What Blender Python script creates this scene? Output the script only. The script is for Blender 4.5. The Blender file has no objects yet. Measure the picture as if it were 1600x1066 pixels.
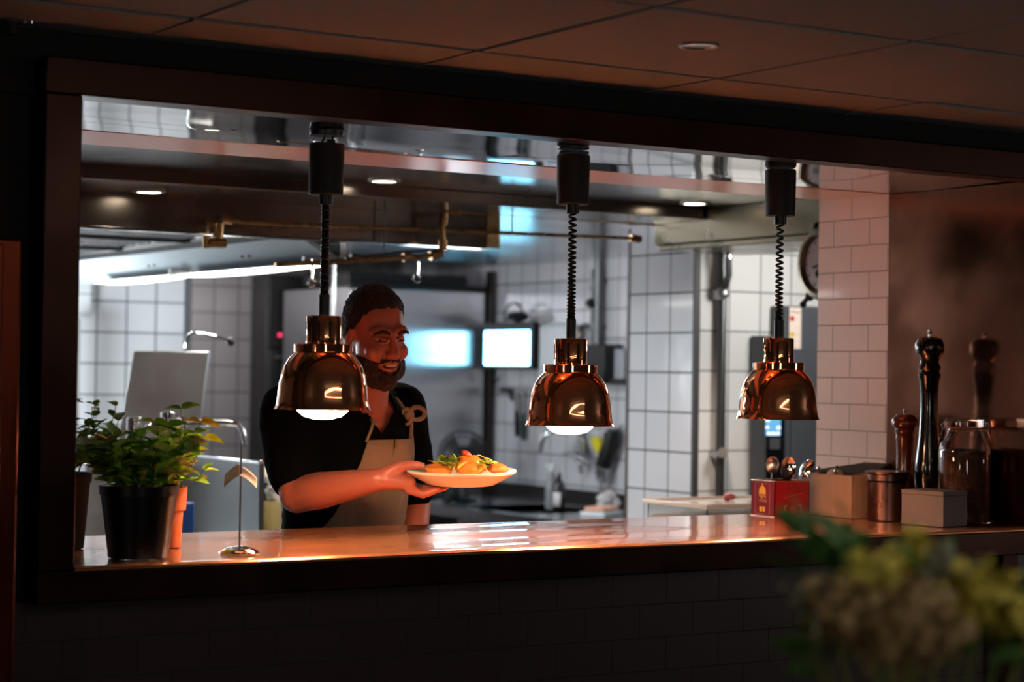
import bpy, math, random
from mathutils import Vector, Matrix, noise
rnd = random.Random(11)
SC = bpy.context.scene
COL = SC.collection
PI = math.pi
V = Vector

# ------------------------------------------------------------------ camera
EYE = V((0.0, -3.6, 1.52))
FPX, YAW, PITCH, ROLL = 3119.75, 0.560629, 0.015047, -0.014571


def cam_axes():
    cy, sy = math.cos(YAW), math.sin(YAW)
    f = V((sy * math.cos(PITCH), cy * math.cos(PITCH), math.sin(PITCH)))
    r = V((cy, -sy, 0))
    d = f.cross(r)
    c, s = math.cos(ROLL), math.sin(ROLL)
    return c * r + s * d, -s * r + c * d, f


AX, AD, AF = cam_axes()


def ray(px, py):
    return AX * ((px - 800) / FPX) + AD * ((py - 533) / FPX) + AF


def atY(px, py, y):
    r = ray(px, py)
    return EYE + r * ((y - EYE.y) / r.y)


def atX(px, py, x):
    r = ray(px, py)
    return EYE + r * ((x - EYE.x) / r.x)


def atZ(px, py, z):
    r = ray(px, py)
    return EYE + r * ((z - EYE.z) / r.z)


cam = bpy.data.cameras.new('camera')
co = bpy.data.objects.new('camera', cam)
COL.objects.link(co)
up = -AD
co.matrix_world = Matrix(((AX.x, up.x, -AF.x, EYE.x), (AX.y, up.y, -AF.y, EYE.y), (AX.z, up.z, -AF.z, EYE.z), (0, 0, 0, 1)))
cam.sensor_width = 36
cam.lens = FPX / 1600 * 36
cam.clip_start = 0.05
cam.dof.use_dof = True
cam.dof.focus_distance = 4.6
cam.dof.aperture_fstop = 3.2
SC.camera = co
SC.view_settings.view_transform = 'Standard'
SC.view_settings.look = 'None'
SC.view_settings.gamma = 1
SC.view_settings.exposure = 0
w = bpy.data.worlds.new('world')
w.use_nodes = True
w.node_tree.nodes['Background'].inputs[0].default_value = (0.9, 0.75, 0.7, 1)
w.node_tree.nodes['Background'].inputs[1].default_value = 0.002
SC.world = w


# ------------------------------------------------------------------ materials
def lin(h):
    h = h.lstrip('#')
    o = []
    for i in (0, 2, 4):
        c = int(h[i:i + 2], 16) / 255
        o.append(c / 12.92 if c < 0.04045 else ((c + 0.055) / 1.055) ** 2.4)
    return (*o, 1)


MATS = {}


def mat(name, col, rough=0.5, metal=0.0, var=0.0, vs=6.0, rvar=0.0, bump=0.0, bs=20.0, stretch=(1, 1, 1), coat=0.0, coat_rough=0.03,
        emit=None, es=0.0, trans=0.0, ior=1.45, aniso=0.0, anrot=0.0, tang=None, col2=None, sss=0.0, alpha=1.0, thresh=None, sheen=0.0, dist=0.01):
    m = bpy.data.materials.new(name)
    m.use_nodes = True
    nt = m.node_tree
    N, L = nt.nodes, nt.links
    p = N['Principled BSDF']
    c = lin(col) if isinstance(col, str) else (*col[:3], 1)
    I = p.inputs
    I['Base Color'].default_value = c
    I['Roughness'].default_value = rough
    I['Metallic'].default_value = metal
    I['IOR'].default_value = ior
    I['Coat Weight'].default_value = coat
    I['Coat Roughness'].default_value = coat_rough
    I['Transmission Weight'].default_value = trans
    I['Alpha'].default_value = alpha
    I['Sheen Weight'].default_value = sheen
    if sss:
        I['Subsurface Weight'].default_value = sss
        I['Subsurface Radius'].default_value = (0.012, 0.005, 0.003)
    if emit is not None:
        I['Emission Color'].default_value = lin(emit) if isinstance(emit, str) else (*emit[:3], 1)
        I['Emission Strength'].default_value = es
    if aniso:
        I['Anisotropic'].default_value = aniso
        I['Anisotropic Rotation'].default_value = anrot
        t = N.new('ShaderNodeTangent')
        t.direction_type = 'RADIAL'
        t.axis = tang or 'Z'
        L.new(t.outputs[0], I['Tangent'])
    if var or rvar or bump or col2:
        tc = N.new('ShaderNodeTexCoord')
        mp = N.new('ShaderNodeMapping')
        mp.inputs['Scale'].default_value = stretch
        L.new(tc.outputs['Object'], mp.inputs[0])
        nz = N.new('ShaderNodeTexNoise')
        nz.inputs['Scale'].default_value = vs
        nz.inputs['Detail'].default_value = 5
        L.new(mp.outputs[0], nz.inputs['Vector'])
        if var or col2:
            mx = N.new('ShaderNodeMix')
            mx.data_type = 'RGBA'
            if col2:
                a, b = c, (lin(col2) if isinstance(col2, str) else (*col2[:3], 1))
            else:
                a = tuple(x * (1 - var) for x in c[:3]) + (1,)
                b = tuple(min(1, x * (1 + var)) for x in c[:3]) + (1,)
            mx.inputs[6].default_value = a
            mx.inputs[7].default_value = b
            if thresh:
                rp = N.new('ShaderNodeMapRange')
                rp.inputs[1].default_value, rp.inputs[2].default_value = thresh
                L.new(nz.outputs[0], rp.inputs[0])
                L.new(rp.outputs[0], mx.inputs[0])
            else:
                L.new(nz.outputs[0], mx.inputs[0])
            L.new(mx.outputs[2], I['Base Color'])
        if rvar:
            mr = N.new('ShaderNodeMapRange')
            mr.inputs[1].default_value, mr.inputs[2].default_value = 0.3, 0.7
            mr.inputs[3].default_value = max(0.01, rough - rvar)
            mr.inputs[4].default_value = rough + rvar
            L.new(nz.outputs[0], mr.inputs[0])
            L.new(mr.outputs[0], I['Roughness'])
        if bump:
            n2 = N.new('ShaderNodeTexNoise')
            n2.inputs['Scale'].default_value = bs
            n2.inputs['Detail'].default_value = 3
            L.new(mp.outputs[0], n2.inputs['Vector'])
            bp = N.new('ShaderNodeBump')
            bp.inputs['Strength'].default_value = bump
            bp.inputs['Distance'].default_value = dist
            L.new(n2.outputs[0], bp.inputs['Height'])
            L.new(bp.outputs[0], I['Normal'])
    MATS[name] = m
    return m


def tilemat(name, axis, tw, th, ou, oz, col, grout, rough=0.15, mortar=0.004, offset=0.0, var=0.04, coat=0.3, wav=0.15, flat=False):
    m = bpy.data.materials.new(name)
    m.use_nodes = True
    N, L = m.node_tree.nodes, m.node_tree.links
    p = N['Principled BSDF']
    tc = N.new('ShaderNodeTexCoord')
    sp = N.new('ShaderNodeSeparateXYZ')
    L.new(tc.outputs['Object'], sp.inputs[0])
    cb = N.new('ShaderNodeCombineXYZ')
    for k, src, o in ((0, axis, ou), (1, 'Y' if flat else 'Z', oz)):
        ad = N.new('ShaderNodeMath')
        ad.operation = 'ADD'
        ad.inputs[1].default_value = 40 * (tw if k == 0 else 2 * th) - o
        L.new(sp.outputs[src], ad.inputs[0])
        L.new(ad.outputs[0], cb.inputs[k])
    br = N.new('ShaderNodeTexBrick')
    br.offset = offset
    br.offset_frequency = 2
    br.squash = 1
    I = br.inputs
    c = lin(col)
    I['Color1'].default_value = tuple(x * (1 - var) for x in c[:3]) + (1,)
    I['Color2'].default_value = tuple(min(1, x * (1 + var)) for x in c[:3]) + (1,)
    I['Mortar'].default_value = lin(grout)
    I['Scale'].default_value = 1
    I['Mortar Size'].default_value = mortar
    I['Mortar Smooth'].default_value = 0.2
    I['Bias'].default_value = 0
    I['Brick Width'].default_value = tw
    I['Row Height'].default_value = th
    L.new(cb.outputs[0], br.inputs['Vector'])
    L.new(br.outputs['Color'], p.inputs['Base Color'])
    mr = N.new('ShaderNodeMapRange')
    mr.inputs[3].default_value = rough
    mr.inputs[4].default_value = 0.8
    L.new(br.outputs['Fac'], mr.inputs[0])
    L.new(mr.outputs[0], p.inputs['Roughness'])
    p.inputs['Coat Weight'].default_value = coat
    p.inputs['Coat Roughness'].default_value = 0.06
    nz = N.new('ShaderNodeTexNoise')
    nz.inputs['Scale'].default_value = 9
    nz.inputs['Detail'].default_value = 1
    L.new(tc.outputs['Object'], nz.inputs['Vector'])
    b1 = N.new('ShaderNodeBump')
    b1.inputs['Strength'].default_value = wav
    b1.inputs['Distance'].default_value = 0.01
    L.new(nz.outputs[0], b1.inputs['Height'])
    b2 = N.new('ShaderNodeBump')
    b2.invert = True
    b2.inputs['Strength'].default_value = 0.6
    b2.inputs['Distance'].default_value = 0.003
    L.new(br.outputs['Fac'], b2.inputs['Height'])
    L.new(b1.outputs[0], b2.inputs['Normal'])
    L.new(b2.outputs[0], p.inputs['Normal'])
    MATS[name] = m
    return m


# ------------------------------------------------------------------ mesh builder
class MB:
    def __init__(self):
        self.v, self.f, self.m = [], [], []
        self.k = 0

    def mi(self, k):
        self.k = k
        return self

    def add(self, vs, fs):
        o = len(self.v)
        self.v += [V(x) for x in vs]
        for f in fs:
            self.f.append(tuple(i + o for i in f))
            self.m.append(self.k)
        return self

    def box(self, a, b):
        x0, y0, z0 = (min(a[i], b[i]) for i in range(3))
        x1, y1, z1 = (max(a[i], b[i]) for i in range(3))
        return self.add([(x0, y0, z0), (x1, y0, z0), (x1, y1, z0), (x0, y1, z0), (x0, y0, z1), (x1, y0, z1), (x1, y1, z1), (x0, y1, z1)],
                        [(0, 3, 2, 1), (4, 5, 6, 7), (0, 1, 5, 4), (1, 2, 6, 5), (2, 3, 7, 6), (3, 0, 4, 7)])

    def obox(self, c, size, M=None):
        M = M or Matrix.Identity(3)
        c = V(c)
        h = [s / 2 for s in size]
        vs = [c + M @ V((sx * h[0], sy * h[1], sz * h[2])) for sz in (-1, 1) for sx, sy in ((-1, -1), (1, -1), (1, 1), (-1, 1))]
        return self.add(vs, [(0, 3, 2, 1), (4, 5, 6, 7), (0, 1, 5, 4), (1, 2, 6, 5), (2, 3, 7, 6), (3, 0, 4, 7)])

    def hexa(self, bottom, top):
        return self.add(list(bottom) + list(top), [(0, 3, 2, 1), (4, 5, 6, 7), (0, 1, 5, 4), (1, 2, 6, 5), (2, 3, 7, 6), (3, 0, 4, 7)])

    def lathe(self, prof, c=(0, 0, 0), n=32, M=None, caps=True):
        """prof: (r, z) list; outward normals when z rises along an outer wall"""
        c = V(c)
        M = M or Matrix.Identity(3)
        vs, fs = [], []
        for r, z in prof:
            for i in range(n):
                a = 2 * PI * i / n
                vs.append(c + M @ V((r * math.cos(a), r * math.sin(a), z)))
        for j in range(len(prof) - 1):
            for i in range(n):
                i2 = (i + 1) % n
                fs.append((j * n + i, j * n + i2, (j + 1) * n + i2, (j + 1) * n + i))
        if caps:
            fs.append(tuple(reversed(range(n))))
            o = (len(prof) - 1) * n
            fs.append(tuple(o + i for i in range(n)))
        return self.add(vs, fs)

    def cyl(self, a, b, r, n=16, r2=None):
        return self.tube([a, b], [r, r if r2 is None else r2], n)

    def tube(self, path, r, n=10, closed=False, flat=1.0):
        P = [V(p) for p in path]
        R = r if isinstance(r, (list, tuple)) else [r] * len(P)
        vs, fs = [], []
        u = None
        k = len(P)
        for i, p in enumerate(P):
            if closed:
                t = (P[(i + 1) % k] - P[i - 1])
            else:
                t = (P[min(i + 1, k - 1)] - P[max(i - 1, 0)])
            t = t.normalized() if t.length > 1e-9 else V((0, 0, 1))
            if u is None:
                u = t.orthogonal().normalized()
            else:
                u = (u - t * u.dot(t))
                u = u.normalized() if u.length > 1e-6 else t.orthogonal().normalized()
            w_ = t.cross(u)
            for j in range(n):
                a = 2 * PI * j / n
                vs.append(p + u * (R[i] * math.cos(a)) + w_ * (R[i] * flat * math.sin(a)))
        for i in range(k if closed else k - 1):
            i2 = (i + 1) % k
            for j in range(n):
                j2 = (j + 1) % n
                fs.append((i * n + j, i * n + j2, i2 * n + j2, i2 * n + j))
        if not closed:
            fs.append(tuple(reversed(range(n))))
            fs.append(tuple((k - 1) * n + j for j in range(n)))
        return self.add(vs, fs)

    def ball(self, c, r, n=16, M=None, h=None):
        c = V(c)
        R = r if isinstance(r, (tuple, list)) else (r, r, r)
        M = M or Matrix.Identity(3)
        m = h or max(6, n // 2)
        vs, fs = [c + M @ V((0, 0, -R[2]))], []
        for j in range(1, m):
            t = -PI / 2 + PI * j / m
            for i in range(n):
                a = 2 * PI * i / n
                vs.append(c + M @ V((R[0] * math.cos(t) * math.cos(a), R[1] * math.cos(t) * math.sin(a), R[2] * math.sin(t))))
        vs.append(c + M @ V((0, 0, R[2])))
        for i in range(n):
            fs.append((0, 1 + (i + 1) % n, 1 + i))
        for j in range(m - 2):
            for i in range(n):
                a, b = 1 + j * n + i, 1 + j * n + (i + 1) % n
                fs.append((a, b, b + n, a + n))
        o = 1 + (m - 2) * n
        for i in range(n):
            fs.append((o + i, o + (i + 1) % n, len(vs) - 1))
        return self.add(vs, fs)

    def limb(self, path, rad, n=14):
        """chain of capsules, for shapes that are fused afterwards"""
        self.tube(path, rad, n)
        for p, r in zip(path, rad):
            self.ball(p, r, n)
        return self

    def grid(self, fn, nu, nv, thick=0.0):
        vs = [V(fn(i / nu, j / nv)) for j in range(nv + 1) for i in range(nu + 1)]
        W = nu + 1
        fs = [(j * W + i, j * W + i + 1, (j + 1) * W + i + 1, (j + 1) * W + i) for j in range(nv) for i in range(nu)]
        return self.add(vs, fs)

    def prism(self, pts, a, b):
        """pts: 3-D outline (ccw seen from the b side); swept from offset a to offset b"""
        n = len(pts)
        vs = [V(p) + V(a) for p in pts] + [V(p) + V(b) for p in pts]
        fs = [tuple(reversed(range(n))), tuple(range(n, 2 * n))]
        fs += [(i, (i + 1) % n, n + (i + 1) % n, n + i) for i in range(n)]
        return self.add(vs, fs)

    def build(self, name, mats, parent=None, bevel=0.0, smooth=True, ang=35, seg=2, solid=0.0):
        off = parent_off(parent)
        me = bpy.data.meshes.new(name)
        me.from_pydata([tuple(v - off) for v in self.v], [], self.f)
        if not isinstance(mats, (list, tuple)):
            mats = [mats]
        for m in mats:
            me.materials.append(m)
        me.polygons.foreach_set('material_index', self.m)
        me.update()
        if smooth:
            me.polygons.foreach_set('use_smooth', [True] * len(me.polygons))
            try:
                me.set_sharp_from_angle(angle=math.radians(ang))
            except Exception:
                pass
        o = bpy.data.objects.new(name, me)
        COL.objects.link(o)
        if parent is not None:
            o.parent = parent
        if solid:
            s = o.modifiers.new('solid', 'SOLIDIFY')
            s.thickness = solid
        if bevel:
            b = o.modifiers.new('bevel', 'BEVEL')
            b.width = bevel
            b.segments = seg
            b.limit_method = 'ANGLE'
            b.angle_limit = math.radians(40)
        return o


def parent_off(p):
    o = V((0, 0, 0))
    while p is not None:
        o = o + p.location
        p = p.parent
    return o


def tag(o, label=None, cat=None, group=None, kind=None):
    if label:
        o['label'] = label
    if cat:
        o['category'] = cat
    if group:
        o['group'] = group
    if kind:
        o['kind'] = kind
    return o


def thing(name, label, cat, loc=(0, 0, 0), group=None):
    o = bpy.data.objects.new(name, None)
    o.empty_display_size = 0.05
    COL.objects.link(o)
    o.location = loc
    return tag(o, label, cat, group)


def struct(name, mb, mats, **kw):
    return tag(mb.build(name, mats, **kw), kind='structure')


def text_mesh(name, s, size, M, mt, parent=None, extrude=0.0004, align='CENTER'):
    cu = bpy.data.curves.new(name, 'FONT')
    cu.body = s
    cu.size = size
    cu.extrude = extrude
    cu.align_x = align
    cu.align_y = 'CENTER'
    to = bpy.data.objects.new(name, cu)
    COL.objects.link(to)
    dg = bpy.context.evaluated_depsgraph_get()
    me = bpy.data.meshes.new_from_object(to.evaluated_get(dg))
    bpy.data.objects.remove(to)
    bpy.data.curves.remove(cu)
    off = parent_off(parent)
    me.transform(Matrix.Translation(-off) @ M)
    me.materials.clear()
    me.materials.append(mt)
    o = bpy.data.objects.new(name, me)
    COL.objects.link(o)
    if parent is not None:
        o.parent = parent
    return o


def face_M(origin, xdir, ydir):
    x = V(xdir).normalized()
    y = V(ydir).normalized()
    z = x.cross(y)
    o = V(origin)
    return Matrix(((x.x, y.x, z.x, o.x), (x.y, y.y, z.y, o.y), (x.z, y.z, z.z, o.z), (0, 0, 0, 1)))


def rotz(a):
    return Matrix.Rotation(a, 3, 'Z')


def align(d):
    return V((0, 0, 1)).rotation_difference(V(d).normalized()).to_matrix()


def arc(c, u, v, r, a0, a1, n=8):
    c, u, v = V(c), V(u), V(v)
    return [c + u * (r * math.cos(a0 + (a1 - a0) * i / n)) + v * (r * math.sin(a0 + (a1 - a0) * i / n)) for i in range(n + 1)]


def bezier(a, b, c, d, n=10):
    a, b, c, d = V(a), V(b), V(c), V(d)
    return [a * (1 - t) ** 3 + b * (3 * t * (1 - t) ** 2) + c * (3 * t * t * (1 - t)) + d * t ** 3 for t in [i / n for i in range(n + 1)]]


# ------------------------------------------------------------------ shared materials
COPPER = mat('polished_copper', (0.98, 0.40, 0.19), 0.035, 0.94, rvar=0.03, vs=3)
COPPER_IN = mat('copper_inner_reflector', (0.9, 0.45, 0.25), 0.25, 1.0)
COPPER_TRIM = mat('dark_copper_trim', (0.042, 0.02, 0.016), 0.36, 1.0, var=0.25, vs=5, rvar=0.1)
COPPER_WALL = mat('aged_copper_sheet', (0.38, 0.155, 0.095), 0.17, 1.0, var=0.3, vs=3.2, rvar=0.1, bump=0.05, bs=4)
COPPER_TOP = mat('worn_copper_counter_sheet', (0.74, 0.30, 0.13), 0.32, 0.6, var=0.2, vs=7, rvar=0.06, coat=1.0, coat_rough=0.025)
STEEL_MIRROR = mat('polished_steel', (0.60, 0.56, 0.55), 0.035, 1.0)
STEEL = mat('brushed_steel', (0.52, 0.52, 0.53), 0.24, 1.0, rvar=0.06, vs=4, stretch=(1, 1, 12))
STEEL_CEIL = mat('brushed_steel_ceiling', (0.30, 0.265, 0.24), 0.22, 1.0, rvar=0.06, vs=3)
STEEL_DULL = mat('dull_steel', (0.42, 0.43, 0.45), 0.38, 1.0, rvar=0.08, vs=6)
CHROME = mat('chrome', (0.82, 0.83, 0.85), 0.06, 1.0)
BLACK_PL = mat('black_plastic', '#0d0c0c', 0.42, var=0.2, vs=20)
BLACK_MATT = mat('black_rubber', '#080808', 0.65)
BLACK_PAINT = mat('black_painted_board', '#0a0808', 0.8, var=0.2)
DARK_GREY = mat('dark_grey_enamel', '#3a393b', 0.35, var=0.1, vs=3)
GREY_PAINT = mat('blue_grey_painted_metal', '#484c52', 0.45, var=0.06, vs=3)
WHITE_PL = mat('white_plastic', '#d9dde0', 0.4, var=0.04)
PIPE_COPPER = mat('tarnished_brass_pipe', (0.42, 0.25, 0.12), 0.3, 1.0, var=0.35, vs=14, rvar=0.1)
PIPE_GREY = mat('galvanised_conduit', (0.13, 0.135, 0.14), 0.4, 1.0, var=0.2, vs=14)
GLASS = mat('clear_glass', (1, 1, 1), 0.02, trans=1.0, ior=1.45)
PLAST_CLEAR = mat('clear_plastic', (0.92, 0.95, 0.95), 0.12, trans=0.85, ior=1.3)

# ------------------------------------------------------------------ key heights and planes
ZC, ZS, ZK, ZD = 1.142, 2.026, 2.09, 2.152
XW = 3.835          # side wall at the right end of the pass
XSIDE = 5.725       # kitchen side wall
YSTUB, XSTUB = 2.33, 4.526

# ---------------------------------------------------------------- setting: tile materials fitted to joints
def tile_white(name, axis, ou, oz, col='#cfd1d4', grout='#5b5b60', **k):
    return tilemat(name, axis, 0.15, 0.15, ou, oz, col, grout, **k)


pj = atY(1091, 516.5, YSTUB)
T_STUBF = tile_white('white_square_tiles_facing_pass', 'X', XSTUB + 0.01, pj.z, '#d6d7d6', '#8d8c8c')
pj2 = atX(1083, 519.6, XSTUB)
T_STUBX = tile_white('white_square_tiles_on_pier_side', 'Y', YSTUB + 0.005, pj2.z, '#c9c9cf', '#55525a')
p3 = atX(840, 664.0, XSIDE)
T_SIDE = tile_white('white_square_tiles_side_wall', 'Y', atX(837, 600, XSIDE).y, p3.z, '#c6c6cb', '#6a686e')
YL = 5.55
p4 = atY(289, 522.1, YL)
T_LEFT = tile_white('white_square_tiles_cooking_wall', 'X', atY(243.4, 520, YL).x, p4.z, '#d2d6da', '#4e565c', rough=0.4, coat=0.04, wav=0.05)
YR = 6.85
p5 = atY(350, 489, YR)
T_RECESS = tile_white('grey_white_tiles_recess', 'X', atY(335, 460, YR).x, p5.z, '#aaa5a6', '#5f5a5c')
p6 = atX(1377, 507.2, XW)
T_SUBWAY = tilemat('subway_tiles', 'Y', 0.15, 0.075, atX(1301, 525, XW).y, p6.z, '#ecd6cb', '#b09c91', mortar=0.0018, offset=0.5, var=0.02, rough=0.3, coat=0.12, wav=0.06)
T_FRONT = tilemat('dark_subway_tiles', 'X', 0.15, 0.075, 0.03, 0.02, '#3e3231', '#2b2323', mortar=0.0016, offset=0.5, var=0.05, rough=0.35, coat=0.1, wav=0.05)
T_FLOOR = tilemat('kitchen_floor_tiles', 'X', 0.2, 0.2, 0, 0, '#4a4644', '#2a2827', flat=True, rough=0.4, coat=0.0)
PLASTER = mat('dim_plaster', '#4b403c', 0.8, var=0.1)
KCEIL = mat('metal_ceiling_panels', (0.42, 0.42, 0.43), 0.2, 1.0, rvar=0.05, vs=2)
CEIL_TILE = mat('ceiling_tile_board', '#7a8288', 0.75, var=0.06, vs=2, bump=0.05, bs=60)
FLOORW = mat('dark_wood_floor', '#2a1d17', 0.4, var=0.3, vs=4, stretch=(1, 8, 1))

# ---------------------------------------------------------------- setting: dining side
struct('floor', MB().box((-3.2, -8.2, -0.1), (7.2, 7.2, 0)), FLOORW)
struct('floor_kitchen', MB().box((0.2, 0.85, 0), (6.4, 7.0, 0.01)), T_FLOOR)
struct('wall_front', MB().box((-3.0, 0.07, 0), (6.4, 0.2, 1.073)), T_FRONT)
struct('wall_front_left', MB().box((-3.0, 0.09, 1.073), (1.26, 0.2, 2.2)), BLACK_PAINT)
struct('wall_front_upper', MB().box((-3.0, 0.075, 2.03), (6.4, 0.8, 2.3)), BLACK_PAINT)
struct('wall_dining_left', MB().box((-3.2, -8.2, 0), (-3.0, 0.2, 2.3)), PLASTER)
struct('wall_dining_back', MB().box((-3.2, -8.2, 0), (7.2, -8.0, 2.3)), PLASTER)
struct('wall_dining_right', MB().box((7.0, -8.0, 0), (7.2, 0.07, 2.3)), PLASTER)
m = MB().mi(1).box((-3.0, -8.0, 2.17), (7.0, 0.075, 2.25)).mi(0)
g = 0.0055
for i in range(-9, 9):
    for j in range(-1, 14):
        x0, y1 = 2.03 + 0.6 * i, -0.22 - 0.6 * (j - 0)
        xa, xb, ya, yb = x0 + g, x0 + 0.6 - g, y1 + 2.0 * g, y1 + 0.6 - 2.0 * g
        xa, xb, ya, yb = max(xa, -3), min(xb, 7), max(ya, -8), min(yb, 0.055)
        if xb - xa > 0.01 and yb - ya > 0.01:
            dz = rnd.uniform(-0.0012, 0.0012)
            m.box((xa, ya, ZD + dz), (xb, yb, 2.168))
struct('ceiling', m, [CEIL_TILE, BLACK_MATT])

# copper frame around the pass
struct('trim_1', MB().box((1.23, 0.0, ZS), (4.35, 0.074, ZS + 0.069)), COPPER_TRIM, bevel=0.003)
struct('trim_2', MB().box((1.23, 0.002, 1.073), (4.35, 0.069, 1.1335)), COPPER_TRIM, bevel=0.003)
struct('trim_3', MB().box((1.23, 0.001, 1.1335), (1.302, 0.074, ZS)), COPPER_TRIM, bevel=0.003)
struct('wall_side', MB().box((XW, 0.0005, 1.134), (XW + 0.14, 0.545, ZS - 0.0005)).box((XW, 0.076, 1.073), (XW + 0.14, 0.545, 1.134)), COPPER_WALL)
struct('wall_side_tiled', MB().box((XW, 0.545, 0), (XW + 0.14, 0.84, 2.03)), T_SUBWAY)
struct('wall_front_right', MB().box((XW + 0.14, 0.2, 0), (6.4, 0.8, 2.03)), PLASTER)
struct('trim_4', MB().box((3.765, 0.035, 0), (3.82, 0.069, 1.072)), COPPER_TRIM, bevel=0.003)

# soffit of the pass: wavy polished sheet, and a flat gloss strip behind it
def soff(u, v):
    x, y = 1.0 + u * (XW - 1.0), 0.0755 + v * 0.4645
    e = 0.0012 * math.sin(2 * PI * (v * 1.0 + 0.1)) + 0.0009 * math.sin(x * 5.1 + 1.3 * v) + 0.004 * max(0, 0.25 - v) ** 2 * 4
    return (x, y, ZS + 0.002 - 0.0015 + e * 0.8)


m = MB().grid(lambda u, v: soff(u, 1 - v), 90, 30)
struct('ceiling_soffit', m, STEEL_MIRROR)
STRIP = mat('pale_satin_lacquer', '#e0b7a6', 0.22)
STRIP.node_tree.nodes['Principled BSDF'].inputs['Specular IOR Level'].default_value = 0.22
struct('trim_5', MB().box((1.0, 0.541, ZS), (XW, 0.8, ZS + 0.003)), STRIP, bevel=0.001)

# ---------------------------------------------------------------- setting: kitchen shell
struct('ceiling_kitchen', MB().box((0.0, 0.8, ZK), (6.4, 7.2, ZK + 0.1)), KCEIL)
XL1 = atY(290.5, 520, YL).x
struct('wall_kitchen_left', MB().box((0.05, 0.85, 0), (0.2, 7.0, ZK)), PLASTER)
struct('wall_cooking', MB().box((0.2, YL, 0), (XL1, YL + 0.14, ZK)), T_LEFT)
struct('trim_6', MB().box((XL1 - 0.004, YL - 0.004, 0), (XL1 + 0.028, YL + 0.15, ZK - 0.01)), mat('grey_corner_steel', '#55585b', 0.45, 0.5), bevel=0.003)
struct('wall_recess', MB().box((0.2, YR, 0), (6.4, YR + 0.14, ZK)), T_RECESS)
struct('wall_kitchen_side', MB().box((XSIDE, 2.77, 0), (XSIDE + 0.14, YR, ZK)), T_SIDE)
mm = MB()
mm.mi(0).add([(XSTUB, YSTUB, 0), (6.4, YSTUB, 0), (6.4, YSTUB, ZK), (XSTUB, YSTUB, ZK)], [(0, 1, 2, 3)])
mm.mi(1).add([(XSTUB, 2.76, 0), (XSTUB, YSTUB, 0), (XSTUB, YSTUB, ZK), (XSTUB, 2.76, ZK)], [(0, 1, 2, 3)])
mm.mi(0).add([(6.4, YSTUB, 0), (6.4, 2.76, 0), (6.4, 2.76, ZK), (6.4, YSTUB, ZK)], [(0, 1, 2, 3)])
mm.mi(0).add([(6.4, 2.76, 0), (XSTUB, 2.76, 0), (XSTUB, 2.76, ZK), (6.4, 2.76, ZK)], [(0, 1, 2, 3)])
struct('wall_pier', mm, [T_STUBF, T_STUBX])
struct('trim_7', MB().box((XSTUB - 0.004, YSTUB - 0.004, 0), (XSTUB + 0.022, YSTUB + 0.012, ZK - 0.01)), mat('dark_corner_metal', '#3a393b', 0.5), bevel=0.002)
struct('trim_8', MB().box((XSTUB - 0.003, 2.748, 0), (XSTUB + 0.02, 2.765, ZK - 0.01)), mat('brown_corner_strip', '#3a2a22', 0.5), bevel=0.002)
struct('wall_kitchen_right', MB().box((6.25, 0.8, 0), (6.4, YSTUB, ZK)), PLASTER)
# beams below the kitchen ceiling
struct('beam_bulkhead', MB().box((0.2, 1.85, 2.05), (4.19, 2.25, ZK)), STEEL_CEIL, bevel=0.003)
struct('beam_right', MB().box((4.2, 0.86, 1.975), (4.62, 2.15, ZK)).box((4.215, 0.86, 1.955), (4.6, 2.15, 1.975)), mat('olive_bronze_beam', (0.15, 0.125, 0.09), 0.3, 1.0, rvar=0.08, vs=4), bevel=0.004)

# ---------------------------------------------------------------- ventilation duct under the ceiling
XD = atY(781, 360, 2.26).x
t = thing('ventilation_duct', 'long brushed steel duct box hanging under the kitchen ceiling behind the lamps', 'duct', (2.0, 2.5, 1.94))
m = MB().box((0.25, 2.26, 1.944), (XD - 0.055, 2.4, 2.088))
m.build('duct_body', STEEL_CEIL, t, bevel=0.003)
MB().box((XD - 0.054, 2.256, 1.941), (XD, 2.402, 2.088)).build('end_cap', mat('yellowed_steel', (0.5, 0.36, 0.2), 0.3, 1.0), t, bevel=0.003)
MB().box((0.25, 2.258, 1.938), (XD - 0.06, 2.275, 1.946)).build('edge_strip', CHROME, t)

# ---------------------------------------------------------------- extraction hood over the cooking line
t = thing('extraction_hood', 'stainless steel extraction hood with two bright strip lights over the cooking line', 'hood', (2.3, 3.8, 1.87))
HX, HY0, HY1 = 3.0, 2.46, 5.4
FLUO = mat('fluorescent_tube', '#ffffff', emit=(1.0, 0.985, 0.86), es=20)
m = MB()
m.box((1.3, HY0 - 0.02, 2.03), (HX + 0.12, HY1, 2.085))
m.box((HX + 0.1, HY0 - 0.02, 1.885), (HX + 0.12, HY1, 2.04))
m.box((1.3, HY0 - 0.03, 1.96), (HX + 0.12, HY0 - 0.01, 2.04))
m.build('canopy', STEEL, t)
m = MB().hexa([(HX - 0.05, HY0, 1.965), (HX + 0.1, HY0, 1.875), (HX + 0.1, HY1, 1.875), (HX - 0.05, HY1, 1.965)],
              [(HX - 0.05, HY0, 1.98), (HX + 0.1, HY0, 1.9), (HX + 0.1, HY1, 1.9), (HX - 0.05, HY1, 1.98)])
m.build('sloping_panel', mat('satin_hood_panel', '#9aa4aa', 0.5, var=0.05, vs=3), t)
MB().box((HX - 0.1, HY0, 1.962), (HX - 0.05, HY1, 1.985)).build('gasket', BLACK_MATT, t)
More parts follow.
